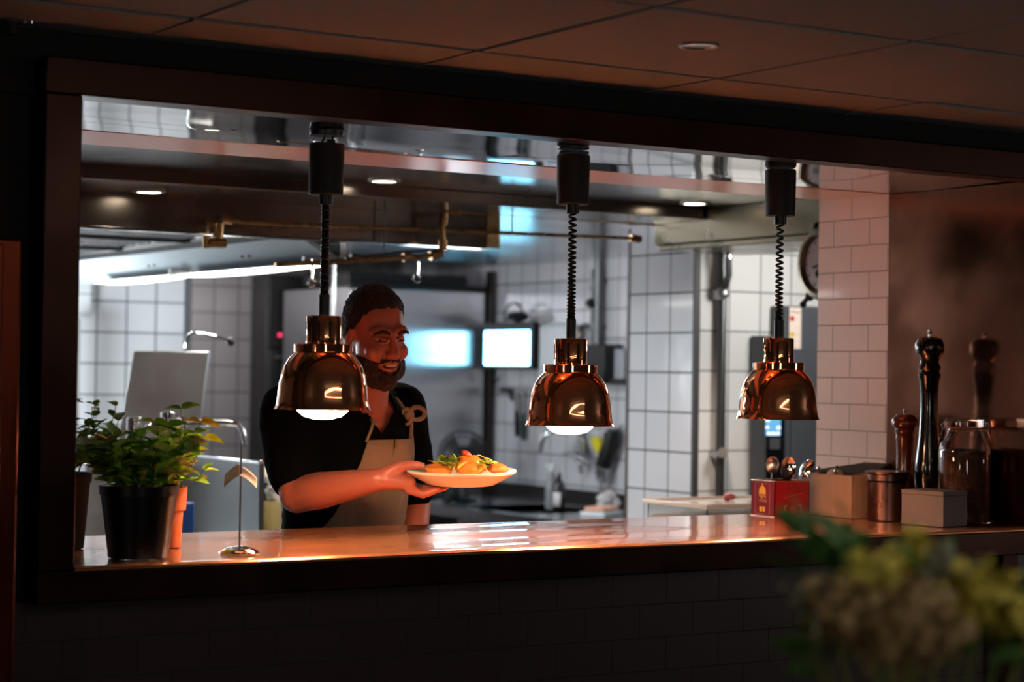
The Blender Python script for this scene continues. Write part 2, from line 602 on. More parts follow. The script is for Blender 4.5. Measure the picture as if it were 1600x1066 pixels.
for y0, y1 in ((2.5, 3.62), (3.67, 4.52)):
    s = MB().box((HX - 0.005, y0, 1.868), (HX + 0.098, y0 + 0.02, 1.9)).build('light_fitting', STEEL_DULL, t, bevel=0.002)
    q = MB().grid(lambda u, v: (HX + 0.095 * u, y0 + 0.02 + (y1 - y0 - 0.02) * v, 1.8705 - 0.012 * math.sin(PI * u) * max(0.0, math.sin(PI * v)) ** 0.5), 10, 30)
    q.grid(lambda u, v: (HX + 0.095 * u, y1 + (y0 + 0.02 - y1) * v, 1.8712), 10, 30)
    q.build('diffuser', FLUO, s)
    MB().box((HX - 0.003, y0 + 0.02, 1.8715), (HX + 0.097, y1, 1.876)).build('light_block_plate', STEEL_DULL, s)  # opaque plate added to keep the strip light off the sloping panel
s = MB().box((1.55, 3.3, 1.9), (1.72, 5.2, 1.955)).build('light_fitting', STEEL_DULL, t, bevel=0.003)  # extra fitting out of view, added to brighten the cooking wall
MB().box((1.56, 3.32, 1.888), (1.71, 5.18, 1.899)).build('diffuser', mat('hood_fill_panel', '#ffffff', emit=(0.9, 0.97, 1.0), es=60), s)  # glowing panel added as fill for the wall tiles
for k in range(4):
    y0 = HY0 + 0.1 + k * 0.66
    s = MB()
    s.box((2.36, y0, 1.985), (2.86, y0 + 0.6, 2.0))
    f = s.build('filter_panel', STEEL_MIRROR, t)
    s = MB().tube([(2.36, y0, 1.982), (2.86, y0, 1.982), (2.86, y0 + 0.6, 1.982), (2.36, y0 + 0.6, 1.982)], 0.012, 8, closed=True)
    s.build('filter_frame', BLACK_PL, f)
    s = MB()
    for q in range(7):
        s.box((2.4, y0 + 0.06 + q * 0.08, 1.978), (2.82, y0 + 0.075 + q * 0.08, 1.986))
    s.build('baffle', STEEL, f)
for y in (3.0, 3.06, 3.9, 3.96):
    MB().ball((HX + 0.02, y, 1.922), 0.006, 8).build('screw', BLACK_PL, t)

# ---------------------------------------------------------------- pipes under the duct
def px_path(pts):
    return [atY(*p) for p in pts]


def pipe_thing(name, label, pts, r, fits, mt=PIPE_COPPER, hang=(1,)):
    P = px_path(pts)
    t = thing(name, label, 'pipe', P[0])
    MB().tube(P, r, 10).build('pipe_run', mt, t)
    for a, b, rr in fits:
        MB().cyl(a, b, rr, 12).build('fitting', mt, t)
    for q in hang:
        p = P[q]
        MB().cyl(p, (p.x, p.y, 2.052), 0.003, 8).build('hanger', mt, t)
    return t


PY = 2.16
a = atY(693, 327, PY)
b = atY(693, 396, PY)
pipe_thing('gas_pipe', 'brass gas pipe stepping down in front of the steel duct beside the lamp cords',
           [(1040, 351, PY), (860, 337, PY), (712, 329, PY), (699, 331, PY), (693, 338, PY), (692, 360, PY), (692, 388, PY), (686, 397, PY), (660, 401, PY), (600, 405, PY), (430, 414, PY)], 0.0085,
           [(atY(700, 327, PY), atY(718, 329, PY), 0.017), (atY(693, 332, PY), atY(692, 352, PY), 0.016), (atY(692, 375, PY), atY(692, 392, PY), 0.016), (atY(690, 396, PY), atY(672, 400, PY), 0.016), (atY(640, 401, PY), atY(630, 402, PY), 0.015)])
pipe_thing('water_pipe', 'straight dark brass pipe running along the duct from a valve above the hood lights',
           [(1000, 373, 2.2), (800, 364.5, 2.2), (600, 356.5, 2.2), (420, 350, 2.2), (352, 345, 2.2), (343, 350, 2.2), (341, 366, 2.2), (338, 384, 2.2)], 0.0065,
           [(atY(346, 342, 2.2), atY(362, 345, 2.2), 0.013), (atY(342, 350, 2.2), atY(340, 372, 2.2), 0.017), (atY(325, 380, 2.2), atY(352, 380, 2.2), 0.016), (atY(322, 368, 2.2), atY(323, 388, 2.2), 0.012), (atY(985, 372, 2.2), atY(1000, 374, 2.2), 0.014)])
pipe_thing('conduit_pipe', 'thin grey conduit pipe looping towards the hood behind the water pipe',
           [(540, 405, 2.225), (600, 398, 2.225), (640, 393, 2.225), (700, 391, 2.225)], 0.006, [(atY(548, 402, 2.225), atY(558, 401, 2.225), 0.011)], PIPE_GREY)
for px, lab in ((652, 'chrome double hook hanging from the gas pipe beside the middle cord'), (487, 'small grey hook hanging from the pipe behind the leftmost heat lamp')):
    p0 = atY(px, 409 if px < 600 else 403, PY)
    t = thing('hanging_hook', lab, 'hook', p0)
    m = MB()
    q = p0 + V((0, 0, -0.055))
    m.tube([p0 + V((0, 0, 0.008)), p0 + V((0.004, 0, -0.02)), q], 0.0045, 8)
    m.build('hook_shank', CHROME, t)
    MB().tube(arc(q + V((0, 0, -0.012)), (1, 0, 0), (0, 0, 1), 0.013, 0, 2 * PI - 0.5, 14), 0.004, 8).build('hook_ring', CHROME, t)
p0, p1 = atY(522, 417, 3.4), atY(516, 500, 3.4)
t = thing('hanging_rod', 'pale thin steel rod hanging vertically behind the cord of the leftmost heat lamp', 'rod', (p0.x, 3.4, p1.z - 0.3))
MB().tube([(p0.x, 3.4, ZK), (p0.x, 3.4, p1.z - 0.35)], 0.006, 10).build('rod', mat('pale_steel_rod', (0.85, 0.88, 0.88), 0.2, 0.6), t)
MB().cyl((p0.x, 3.4, ZK - 0.012), (p0.x, 3.4, ZK), 0.02).build('rod_fixing', STEEL, t)

# ---------------------------------------------------------------- heat lamps
BULB = mat('warm_heat_bulb', '#ffffff', emit=(1.0, 0.64, 0.38), es=108)
BULB_OFF = mat('recessed_heat_bulb', '#ffffff', 0.2, emit=(1.0, 0.66, 0.41), es=75)
CORD = mat('black_coiled_cord', '#0b0908', 0.4)
YLAMP = 0.2
prof_out = [(0.103, 0.0), (0.1005, 0.004), (0.0975, 0.014), (0.0955, 0.03), (0.0935, 0.05), (0.09, 0.072), (0.083, 0.092), (0.073, 0.108), (0.064, 0.117), (0.0605, 0.121)]
prof = [(r - 0.0025, z) for r, z in reversed(prof_out)] + [(0.101, -0.001)] + prof_out
shade_mb = MB()
shade_mb.mi(1).lathe([(0.052, 0.119)] + [(r - 0.002, max(z, 0.0)) for r, z in reversed(prof_out)], n=64, caps=False)
shade_mb.mi(0).lathe([(0.101, 0.0)] + prof_out, n=64, caps=False)
collar_mb = MB().lathe([(0.0605, 0.121), (0.0625, 0.1225), (0.0625, 0.137), (0.061, 0.139), (0.038, 0.1395)], n=48, caps=False)
neck_mb = MB().lathe([(0.0375, 0.139), (0.0375, 0.196), (0.036, 0.1985), (0.012, 0.199)], n=40, caps=False)
slot_mb = MB()
for k in range(10):
    a = 2 * PI * k / 10 + 0.2
    slot_mb.obox((0.0376 * math.cos(a), 0.0376 * math.sin(a), 0.166), (0.0012, 0.0045, 0.042), rotz(a))
sleeve_mb = MB().lathe([(0.0115, 0.198), (0.0115, 0.243), (0.009, 0.246)], n=20)
bulb_mb = MB().lathe([(0.02, 0.10), (0.03, 0.08), (0.048, 0.055), (0.058, 0.03), (0.0585, 0.012), (0.053, -0.004), (0.04, -0.0145), (0.022, -0.0195), (0.004, -0.021)][::-1], n=40)
bulb_up = MB().lathe([(0.02, 0.11), (0.03, 0.09), (0.042, 0.07), (0.05, 0.05), (0.05, 0.036), (0.045, 0.022), (0.034, 0.013), (0.019, 0.009), (0.004, 0.008)][::-1], n=40)
lamp_specs = [  # px, rim y, canister top/bottom y, coil turns, lit
    (504, 640, 225, 305, 30, True, 'lit copper heat lamp hanging in front of the cook, nearest the potted herbs'),
    (890, 665, 243, 320, 24, True, 'lit copper heat lamp hanging in front of the tap and soap bottle'),
    (1215, 655, 256, 338, 19, False, 'copper heat lamp hanging above the red tin, its bulb hidden inside the shade')]
shared = {}
for k, (px, py, cy0, cy1, turns, lit, lab) in enumerate(lamp_specs):
    base = atY(px, py, YLAMP)
    t = thing('heat_lamp', lab, 'heat lamp', base, 'copper heat lamps over the pass')

    def part(nm, mb, mt, par=None, **kw):
        key = nm + str(lit if nm == 'bulb' else '')
        if key in shared:
            o = bpy.data.objects.new(nm, shared[key])
            COL.objects.link(o)
            o.parent = par or t
            return o
        q = MB()
        q.v = [v + base for v in mb.v]
        q.f, q.m = mb.f, mb.m
        o = q.build(nm, mt, par or t, **kw)
        shared[key] = o.data
        return o
    part('shade', shade_mb, [COPPER, COPPER_IN])
    part('collar', collar_mb, COPPER)
    n_ = part('neck', neck_mb, COPPER)
    part('vent_slot', slot_mb, BLACK_MATT, n_)
    part('grip_sleeve', sleeve_mb, BLACK_PL)
    part('bulb', bulb_mb if lit else bulb_up, BULB if lit else BULB_OFF)
    zt, zb = atY(px + 4, cy0, YLAMP).z, atY(px + 4, cy1, YLAMP).z
    zt = min(zt, ZS - 0.004)
    x, y = base.x, YLAMP
    top = MB().lathe([(0.0345, zb), (0.0365, zb + 0.002), (0.0385, zt - 0.002), (0.0375, zt)], (x, y, 0), 32)
    hs = top.build('canister', mat('black_canister_%d' % k, '#050404', 0.6), t)
    MB().lathe([(0.0145, zb - 0.02), (0.0155, zb)], (x, y, 0), 20).build('cord_inlet', BLACK_PL, hs)
    if zt < ZS - 0.015:
        MB().lathe([(0.036, ZS - 0.012), (0.037, ZS - 0.002)], (x, y, 0), 32).build('ceiling_plate', BLACK_PL, t)
        s = MB()
        s.tube(bezier((x - 0.012, y, zt - 0.002), (x - 0.012, y, zt + 0.01), (x - 0.002, y, zt + 0.012), (x - 0.006, y, ZS - 0.01)), 0.0022, 6)
        s.tube(bezier((x + 0.008, y, zt - 0.002), (x + 0.01, y, zt + 0.012), (x + 0.016, y, zt + 0.01), (x + 0.014, y, ZS - 0.01)), 0.0022, 6)
        s.cyl((x + 0.01, y, zt), (x + 0.01, y, zt + 0.01), 0.009)
        s.build('suspension_wire', BLACK_MATT, t)
    else:
        MB().lathe([(0.036, ZS - 0.006), (0.036, ZS - 0.0015)], (x, y, 0), 32).build('ceiling_plate', BLACK_PL, t)
    z0, z1 = base.z + 0.243, zb - 0.018
    path = []
    steps = turns * 14
    for q in range(steps + 1):
        f = q / steps
        a = 2 * PI * turns * f
        ff = f if k == 0 else f * (0.62 + 0.38 * f)
        rr = 0.0062 if k == 0 else 0.0075
        path.append((x + rr * math.cos(a), y + rr * math.sin(a), z0 + (z1 - z0) * ff))
    s = MB().tube(path, 0.0031 if k else 0.0036, 7)
    if k == 0:
        s.cyl((x, y, z0), (x, y, z1), 0.005, 8)
    s.build('coiled_cord', CORD, t)

# ---------------------------------------------------------------- serving counter
def ctop(u, v):
    x, y = 1.303 + u * (XW - 0.002 - 1.303), 0.0 + v * 0.64
    amp = 0.0017 * math.exp(-((x - 2.45) / 0.3) ** 2) + 0.0002
    e = amp * math.sin(2 * PI * (y / 0.31 + 0.12 * math.sin(x * 4))) + 0.0003 * math.sin(x * 6.3)
    ed = max(0.0, 1 - y / 0.012)
    return (x, y, ZC + e - 0.004 * ed * ed)


t = thing('serving_counter', 'copper-topped serving counter under the heat lamps with a shiny worn surface', 'counter', (2.5, 0.4, 0))
m = MB().grid(ctop, 160, 96)
n0 = len(m.v)
m.box((1.303, 0.0005, 1.1338), (XW - 0.002, 0.64, 1.1365))
m.build('copper_top', COPPER_TOP, t, ang=60)
MB().box((1.303, 0.63, 1.10), (XW - 0.002, 0.642, 1.1415)).box((1.303, 0.201, 1.10), (XW - 0.002, 0.63, 1.1338)).build('back_edge', STEEL, t)
MB().box((1.303, 0.201, 0), (XW - 0.002, 0.6, 1.10)).build('cabinet_base', STEEL_DULL, t)

# kitchen-side ledge behind the counter, and prep benches
def bench(name, label, x0, x1, y0, y1, z, mt=STEEL):
    t = thing(name, label, 'bench', ((x0 + x1) / 2, (y0 + y1) / 2, 0))
    MB().box((x0, y0, z - 0.04), (x1, y1, z)).build('bench_top', mt, t, bevel=0.003)
    for sx in (x0 + 0.03, x1 - 0.03):
        for sy in (y0 + 0.03, y1 - 0.03):
            MB().cyl((sx, sy, 0.01), (sx, sy, z - 0.04), 0.02, 12).build('leg', STEEL, t)
    MB().box((x0 + 0.02, y0 + 0.02, 0.25), (x1 - 0.02, y1 - 0.02, 0.27)).build('undershelf', STEEL, t)
    return t


bench('ledge_table', 'narrow steel table just behind the serving counter under the plastic tub', 3.2, 4.05, 0.86, 1.25, 1.045)
bench('prep_bench', 'steel prep bench behind the potted herbs carrying the tap and splash guard', 2.05, 3.0, 1.95, 3.35, 0.9)

# ---------------------------------------------------------------- plants on the counter
LEAF_D = mat('dark_basil_leaf', '#4f8432', 0.45, var=0.35, vs=30, sss=0.0)
LEAF_B = mat('bright_basil_leaf', '#8cc038', 0.42, var=0.35, vs=25)
LEAF_L = mat('lime_herb_leaf', '#b4d84a', 0.42, var=0.3, vs=25)
LEAF_Y = mat('yellowing_leaf', '#c8a544', 0.5, var=0.3, vs=25)
STEM = mat('green_stem', '#7d8a3e', 0.5, var=0.2)
SOIL = mat('dark_potting_soil', '#1a110b', 0.95, var=0.5, vs=60, bump=0.8, bs=90)


def leaf(mb, base, d, length, width, curl=0.35, roll=0.0, up=V((0, 0, 1)), n=6):
    d = V(d).normalized()
    side = d.cross(up)
    side = side.normalized() if side.length > 1e-3 else V((1, 0, 0))
    nrm = side.cross(d).normalized()
    side, nrm = side * math.cos(roll) + nrm * math.sin(roll), nrm * math.cos(roll) - side * math.sin(roll)
    vs, fs = [], []
    for i in range(n + 1):
        f = i / n
        wdt = width * (math.sin(PI * f ** 0.75) ** 0.8) * 0.5 if 0 < f < 1 else 0.0006
        c = V(base) + d * (length * f) - nrm * (curl * length * f * f)
        vs += [c - side * wdt + nrm * wdt * 0.35, c, c + side * wdt + nrm * wdt * 0.35]
    for i in range(n):
        o = i * 3
        fs += [(o, o + 1, o + 4, o + 3), (o + 1, o + 2, o + 5, o + 4)]
    mb.add(vs, fs)


def herb(t, cx, cy, z, spread, hts, nst, leafsz, mix, seed, lean=(0, 0), bound=None):
    R = random.Random(seed)
    fol = MB()
    st = MB()
    for i in range(nst):
        a = R.uniform(0, 2 * PI)
        r0 = spread * 0.45 * math.sqrt(R.random())
        p0 = V((cx + r0 * math.cos(a), cy + r0 * math.sin(a), z))
        a2 = a + R.uniform(-0.6, 0.6)
        r1 = r0 + spread * R.uniform(0.1, 0.85)
        h = R.uniform(*hts)
        p3 = V((cx + r1 * math.cos(a2) + lean[0] * h, cy + r1 * math.sin(a2) + lean[1] * h, z + h))
        if bound:
            p3.x = min(max(p3.x, bound[0]), bound[1])
            p3.y = min(max(p3.y, bound[2]), bound[3])
        path = bezier(p0, p0 + V((0, 0, h * 0.4)), p3 - V((0, 0, h * 0.4)), p3, 8)
        st.tube(path, [0.0019 - 0.0009 * q / 8 for q in range(9)], 5)
        nl = R.randint(4, 7)
        for q in range(nl):
            f = 0.35 + 0.65 * (q + 1) / nl
            p = path[min(8, int(f * 8))]
            for s in (0, PI):
                aa = R.uniform(0, 2 * PI) if q else a2
                d = V((math.cos(aa + s), math.sin(aa + s), R.uniform(0.05, 1.0)))
                L = leafsz * R.uniform(0.6, 1.25)
                rv = R.random()
                acc = 0
                for mi, wt in enumerate(mix):
                    acc += wt
                    if rv <= acc:
                        break
                fol.mi(mi)
                if bound:
                    e = p + d.normalized() * L
                    if not (bound[0] - 0.02 < e.x < bound[1] + 0.02 and bound[2] - 0.03 < e.y < bound[3] + 0.03):
                        continue
                leaf(fol, p, d, L, L * R.uniform(0.55, 0.78), R.uniform(0.0, 0.4), R.uniform(-0.5, 0.5))
    fol.build('foliage', [LEAF_D, LEAF_B, LEAF_L, LEAF_Y], t, ang=80)
    st.build('stems', STEM, t)


# black plastic pot with basil
c = V((1.473, 0.118, ZC + 0.0015))
t = thing('basil_plant', 'green basil plant in a large black plastic pot at the end of the counter', 'potted plant', c)
H = 0.142
MB().lathe([(0.05, 0.0), (0.0585, 0.001), (0.074, H - 0.02), (0.0765, H - 0.019), (0.0775, H), (0.0735, H), (0.0715, H - 0.02)], c, 48, caps=False).lathe([(0.0001, 0.004), (0.057, 0.004)], c, 48, caps=False).build('pot', mat('glossy_black_pot', '#0b0a0a', 0.28, var=0.2), t)
MB().lathe([(0.0715, H - 0.018), (0.05, H - 0.013), (0.001, H - 0.01)], c, 32, caps=False).build('soil', SOIL, t)
herb(t, c.x, c.y, c.z + H - 0.015, 0.1, (0.03, 0.115), 46, 0.043, (0.35, 0.45, 0.14, 0.06), 3, bound=(1.33, 1.575, 0.03, 0.25))
# terracotta pot
c = V((1.612, 0.3, ZC + 0.0015))
t = thing('herb_plant', 'bright green herb in a tall narrow terracotta pot beside the black pot', 'potted plant', c)
H = 0.125
TERRA = mat('terracotta', '#b5623a', 0.75, var=0.18, vs=18, bump=0.1, bs=80)
MB().lathe([(0.022, 0.0), (0.025, 0.001), (0.0295, H * 0.6), (0.0345, H * 0.62), (0.0375, H), (0.033, H), (0.031, H - 0.02)], c, 40, caps=False).build('pot', TERRA, t)
MB().lathe([(0.032, H - 0.012), (0.001, H - 0.008)], c, 24, caps=False).build('soil', SOIL, t)
herb(t, c.x, c.y, c.z + H - 0.01, 0.06, (0.03, 0.13), 30, 0.036, (0.1, 0.4, 0.4, 0.1), 8, lean=(0.25, 0.1), bound=(1.565, 1.76, 0.2, 0.45))
tall = MB()
st = MB()
for a, b, L, mi in (((300, 720), (283, 640), 0.04, 0), ((300, 735), (318, 685), 0.045, 2), ((296, 740), (312, 660), 0.045, 3), ((280, 720), (240, 660), 0.04, 1), ((285, 720), (262, 668), 0.042, 0), ((290, 735), (300, 690), 0.035, 2)):
    p0, p1 = atY(a[0], a[1], 0.3), atY(b[0], b[1], 0.28)
    st.tube(bezier(V((c.x, c.y, c.z + H - 0.01)), p0, p0, p1, 8), 0.0014, 5)
    tall.mi(mi)
    leaf(tall, p1, V((0.8, -0.4, 0.1 if mi != 0 else 0.6)), L, L * 0.6, 0.5, 0.7)
    leaf(tall, p1, V((-0.7, 0.3, 0.3)), L * 0.8, L * 0.5, 0.4, -0.5)
tall.build('top_leaves', [LEAF_D, LEAF_B, LEAF_L, LEAF_Y], t, ang=80)
st.build('long_stems', STEM, t)
# dark pot partly behind the frame
c = V((1.392, 0.36, ZC + 0.0015))
t = thing('mint_plant', 'leggy dark green herb in a black pot half hidden behind the frame', 'potted plant', c)
H = 0.155
MB().lathe([(0.05, 0.0), (0.055, 0.001), (0.066, H - 0.02), (0.069, H - 0.018), (0.07, H), (0.065, H), (0.063, H - 0.02)], c, 40, caps=False).build('pot', mat('matt_dark_pot', '#050404', 0.95), t)
MB().lathe([(0.063, H - 0.018), (0.001, H - 0.01)], c, 24, caps=False).build('soil', SOIL, t)
herb(t, c.x, c.y, c.z + H - 0.012, 0.1, (0.05, 0.16), 34, 0.032, (0.8, 0.17, 0.02, 0.01), 5, lean=(0.15, 0.0), bound=(1.325, 1.56, 0.25, 0.5))

# ---------------------------------------------------------------- bill spike
c = atZ(374, 866, ZC + 0.0015)
t = thing('bill_spike', 'steel bill spike with a folded paper slip standing near the counter edge', 'bill spike', c)
MB().lathe([(0.0405, 0.0), (0.041, 0.003), (0.036, 0.008), (0.022, 0.014), (0.008, 0.0165), (0.001, 0.017)], c, 40).build('base', CHROME, t)
MB().tube([c + V((0, 0, 0.012)), c + V((0, 0, 0.22)), c + V((0, 0, 0.236))], [0.002, 0.002, 0.0004], 8).build('spike', mat('dark_spike_steel', (0.12, 0.11, 0.11), 0.35, 1.0), t)
pz = c.z + 0.168


def slip(u, v):
    s = (u - 0.5) * 2
    x = 0.034 * s
    z = pz - 0.024 * abs(s) ** 1.5 - 0.004 * math.sin(v * PI) + (0.004 if s < 0 else -0.002) * v
    return V((c.x, c.y, 0)) + AX * 0 + V((x * 0.85, -x * 0.45, z)) + V((0.45, 0.85, 0)) * ((v - 0.5) * 0.022) + V((0, 0, 0.020 * (v - 0.5)))


MB().grid(slip, 20, 8).build('paper_slip', mat('paper', '#e6cdbd', 0.8, var=0.03), t, solid=0.0004)

# ---------------------------------------------------------------- things at the right end of the counter
zc = ZC + 0.001
# red tin with spoons
t = thing('spice_tin', 'open red spice tin with yellow print standing on the counter under the rightmost heat lamp', 'tin', (3.467, 0.556, zc))
x0, x1, y0, y1, h = 3.407, 3.527, 0.508, 0.605, 0.094
RED = mat('red_tin_enamel', '#740d1a', 0.3, var=0.08, coat=0.4)
m = MB().box((x0, y0, zc), (x1, y0 + 0.002, zc + h)).box((x0, y1 - 0.002, zc), (x1, y1, zc + h)).box((x0, y0, zc), (x0 + 0.002, y1, zc + h)).box((x1 - 0.002, y0, zc), (x1, y1, zc + h)).box((x0, y0, zc), (x1, y1, zc + 0.002))
m.build('tin_body', RED, t)
TINM = mat('tin_edge_metal', (0.6, 0.42, 0.36), 0.25, 1.0)
for z in (zc + 0.0005, zc + h):
    MB().tube([(x0, y0, z), (x1, y0, z), (x1, y1, z), (x0, y1, z)], 0.0016, 8, closed=True).build('rolled_edge', TINM, t)
YEL = mat('yellow_print', '#d8a526', 0.5)
GOLD = mat('faded_gold_print', '#c08a50', 0.5)
PINKP = mat('pale_print', '#b98a86', 0.5)
fm = lambda y, z: face_M((x0 - 0.0006, y, z), (0, -1, 0), (0, 0, 1))
ym = (y0 + y1) / 2 + 0.002
m = MB()
pts = [(0.014 * math.cos(a), 0.014 * math.sin(a)) for a in [PI * q / 12 for q in range(13)]] + [(-0.014, -0.008), (0.014, -0.008)]
m.prism([(x0 - 0.0002, ym - p[0], zc + 0.066 + p[1]) for p in pts], (0, 0, 0), (-0.0005, 0, 0))
m.cyl((x0 - 0.0004, ym, zc + 0.08), (x0 - 0.0004, ym, zc + 0.086), 0.002, 8)
m.build('dome_emblem', YEL, t)
m = MB()
for q in range(5):
    m.box((x0 - 0.0007, ym - 0.014 + q * 0.006, zc + 0.048 + 0.003 * math.sin(q * 2)), (x0 - 0.0002, ym - 0.0105 + q * 0.006, zc + 0.056))
    m.box((x0 - 0.0007, ym - 0.017 + q * 0.0065, zc + 0.038), (x0 - 0.0002, ym - 0.0135 + q * 0.0065, zc + 0.043 + 0.002 * (q % 2)))
m.build('printed_words', GOLD, t)
m = MB()
m.box((x0 - 0.0007, ym - 0.011, zc + 0.012), (x0 - 0.0002, ym - 0.002, zc + 0.025)).box((x0 - 0.0007, ym + 0.001, zc + 0.012), (x0 - 0.0002, ym + 0.011, zc + 0.025))
m.build('printed_block', YEL, t)
m = MB()
m.tube([(x0 - 0.0004, ym - 0.03, zc + 0.006), (x0 - 0.0004, ym + 0.03, zc + 0.006), (x0 - 0.0004, ym + 0.03, zc + 0.088), (x0 - 0.0004, ym - 0.03, zc + 0.088)], 0.0005, 5, closed=True)
m.tube([(x0 + 0.035, y0 - 0.0004, zc + 0.005), (x0 + 0.035, y0 - 0.0004, zc + 0.028), (x0 + 0.042, y0 - 0.0004, zc + 0.03)], 0.001, 5)
m.tube([(x0 + 0.09, y0 - 0.0004, zc + 0.005), (x0 + 0.09, y0 - 0.0004, zc + 0.028), (x0 + 0.083, y0 - 0.0004, zc + 0.03)], 0.001, 5)
m.build('printed_border', PINKP, t)
m = MB()
m.lathe([(0.010, 0), (0.0102, 0.0004), (0.0005, 0.0005)], (x0 + 0.063, y0 - 0.0001, zc + 0.017), 24, M=align((0, -1, 0)))
m.tube([(x0 + 0.03, y0 - 0.0003, zc + 0.05), (x0 + 0.06, y0 - 0.0003, zc + 0.056), (x0 + 0.1, y0 - 0.0003, zc + 0.062), (x0 + 0.085, y0 - 0.0003, zc + 0.045)], 0.0008, 5)
m.build('faint_print', mat('dark_red_print', '#a5343a', 0.4), t)


def spoon(label, foot, tipc, rx, rz, facing, mt, roll=0.0, hollow=True):
    t = thing('serving_spoon', label, 'spoon', foot, 'spoons in the red tin')
    foot, tipc = V(foot), V(tipc)
    ax = (tipc - foot).normalized()
    fz = V(facing)
    fz = (fz - ax * fz.dot(ax)).normalized()
    sx = ax.cross(fz)
    MB().tube([foot, foot.lerp(tipc, 0.5), tipc - ax * rz * 0.9], [0.0025, 0.003, 0.004], 8, flat=0.6).build('handle', mt, t)
    Mx = Matrix((sx, ax, fz)).transposed()
    m = MB()
    n, k = 28, 7
    vs, fs = [], []
    for lay, dep in ((0, 0.011), (1, 0.0095)):
        o = len(vs)
        vs.append(tipc - fz * dep)
        for j in range(1, k + 1):
            f = j / k
            for i in range(n):
                a = 2 * PI * i / n
                vs.append(tipc + Mx @ V((rx * f * math.cos(a), rz * f * math.sin(a), -dep * (1 - f * f))))
        for i in range(n):
            q = (o, o + 1 + i, o + 1 + (i + 1) % n)
            fs.append(q if lay else q[::-1])
        for j in range(k - 1):
            for i in range(n):
                a, b = o + 1 + j * n + i, o + 1 + j * n + (i + 1) % n
                q = (a, a + n, b + n, b)
                fs.append(q if lay else q[::-1])
    m.add(vs, fs)
    m.build('bowl', mt, t)


SPO = mat('spoon_steel', (0.8, 0.76, 0.72), 0.07, 1.0)
zt = zc + 0.004
spoon('large shiny spoon, bowl reflecting brown, middle one in the red tin', (3.46, 0.54, zt), atY(1231, 733, 0.55), 0.022, 0.033, (-0.4, -1, 0.1), SPO)
spoon('pale matt spoon on the kitchen side of the red tin', (3.45, 0.585, zt), atY(1207, 727, 0.60), 0.019, 0.024, (0.45, 1, 0.0), mat('pale_spoon_steel', (0.75, 0.76, 0.78), 0.3, 1.0))
spoon('spoon seen edge-on leaning towards the wooden box in the red tin', (3.475, 0.55, zt), atY(1260, 732, 0.55), 0.022, 0.03, (0.93, 0.12, 0.12), SPO)

# wooden cutlery box
WOOD = mat('pale_wood', '#9c8370', 0.6, var=0.25, vs=5, stretch=(10, 10, 1), col2='#80664f')
x0, x1, y0, y1, h = 3.565, 3.695, 0.385, 0.60, 0.113
t = thing('cutlery_box', 'pale wooden open-topped cutlery box beside the red tin', 'box', (3.63, 0.49, zc))
MB().box((x0, y0, zc), (x0 + 0.01, y1, zc + h)).build('side_panel', WOOD, t, bevel=0.001)
MB().box((x1 - 0.01, y0, zc), (x1, y1, zc + h)).build('side_panel', WOOD, t, bevel=0.001)
MB().box((x0 + 0.01, y0, zc), (x1 - 0.01, y0 + 0.01, zc + h - 0.001)).build('end_panel', WOOD, t, bevel=0.001)
MB().box((x0 + 0.01, y1 - 0.01, zc), (x1 - 0.01, y1, zc + h - 0.001)).build('end_panel', WOOD, t, bevel=0.001)
MB().box((x0 + 0.01, y0 + 0.01, zc), (x1 - 0.01, y1 - 0.01, zc + 0.008)).build('bottom', WOOD, t)
for q, (yy, lab) in enumerate(((0.545, 'steel cutlery handle sticking out of the wooden box beside the red tin'), (0.475, 'second steel cutlery handle in the wooden box, nearer the dark jar'))):
    f0 = V((3.61, yy + 0.02, zc + 0.009))
    t = thing('fork', lab, 'cutlery', f0, 'cutlery in the wooden box')
    tp = V((3.58 + 0.01, yy, zc + h + 0.012 - q * 0.004))
    MB().tube([f0, tp], [0.003, 0.0045], 8, flat=0.5).build('handle', SPO, t)
    MB().ball(tp, (0.004, 0.009, 0.006), 10).build('handle_end', SPO, t)
c0 = atX(1290, 737, 3.63)
t = tag(MB().ball((3.632, min(c0.y, 0.525), zc + 0.082), (0.028, 0.036, 0.044), 20).build('wooden_spoon', mat('worn_wood', '#a98672', 0.6, var=0.1)), 'round wooden spoon head peeping out of the wooden cutlery box', 'spoon')
# dark tray leaning behind
t = thing('napkin_tray', 'dark folded tray lying across the far rim of the wooden box', 'tray', (3.68, 0.5, zc + h))
m = MB().prism([(3.60, 0.60, zc + h + 0.001), (3.70, 0.45, zc + h + 0.001), (3.79, 0.45, zc + h + 0.001), (3.79, 0.60, zc + h + 0.001)], (0, 0, 0), (0, 0, 0.003))
m.add([(3.60, 0.60, zc + h + 0.004), (3.70, 0.45, zc + h + 0.004), (3.79, 0.45, zc + h + 0.004), (3.79, 0.6, zc + h + 0.004), (3.72, 0.52, zc + h + 0.026), (3.785, 0.47, zc + h + 0.026), (3.785, 0.58, zc + h + 0.026)],
      [(0, 1, 4), (1, 2, 5, 4), (2, 3, 6, 5), (3, 0, 4, 6), (4, 5, 6)])
m.build('tray_body', BLACK_PL, t, smooth=False)
MB().ball((3.655, 0.545, zc + h + 0.014), 0.005, 10).build('knob', BLACK_PL, t)

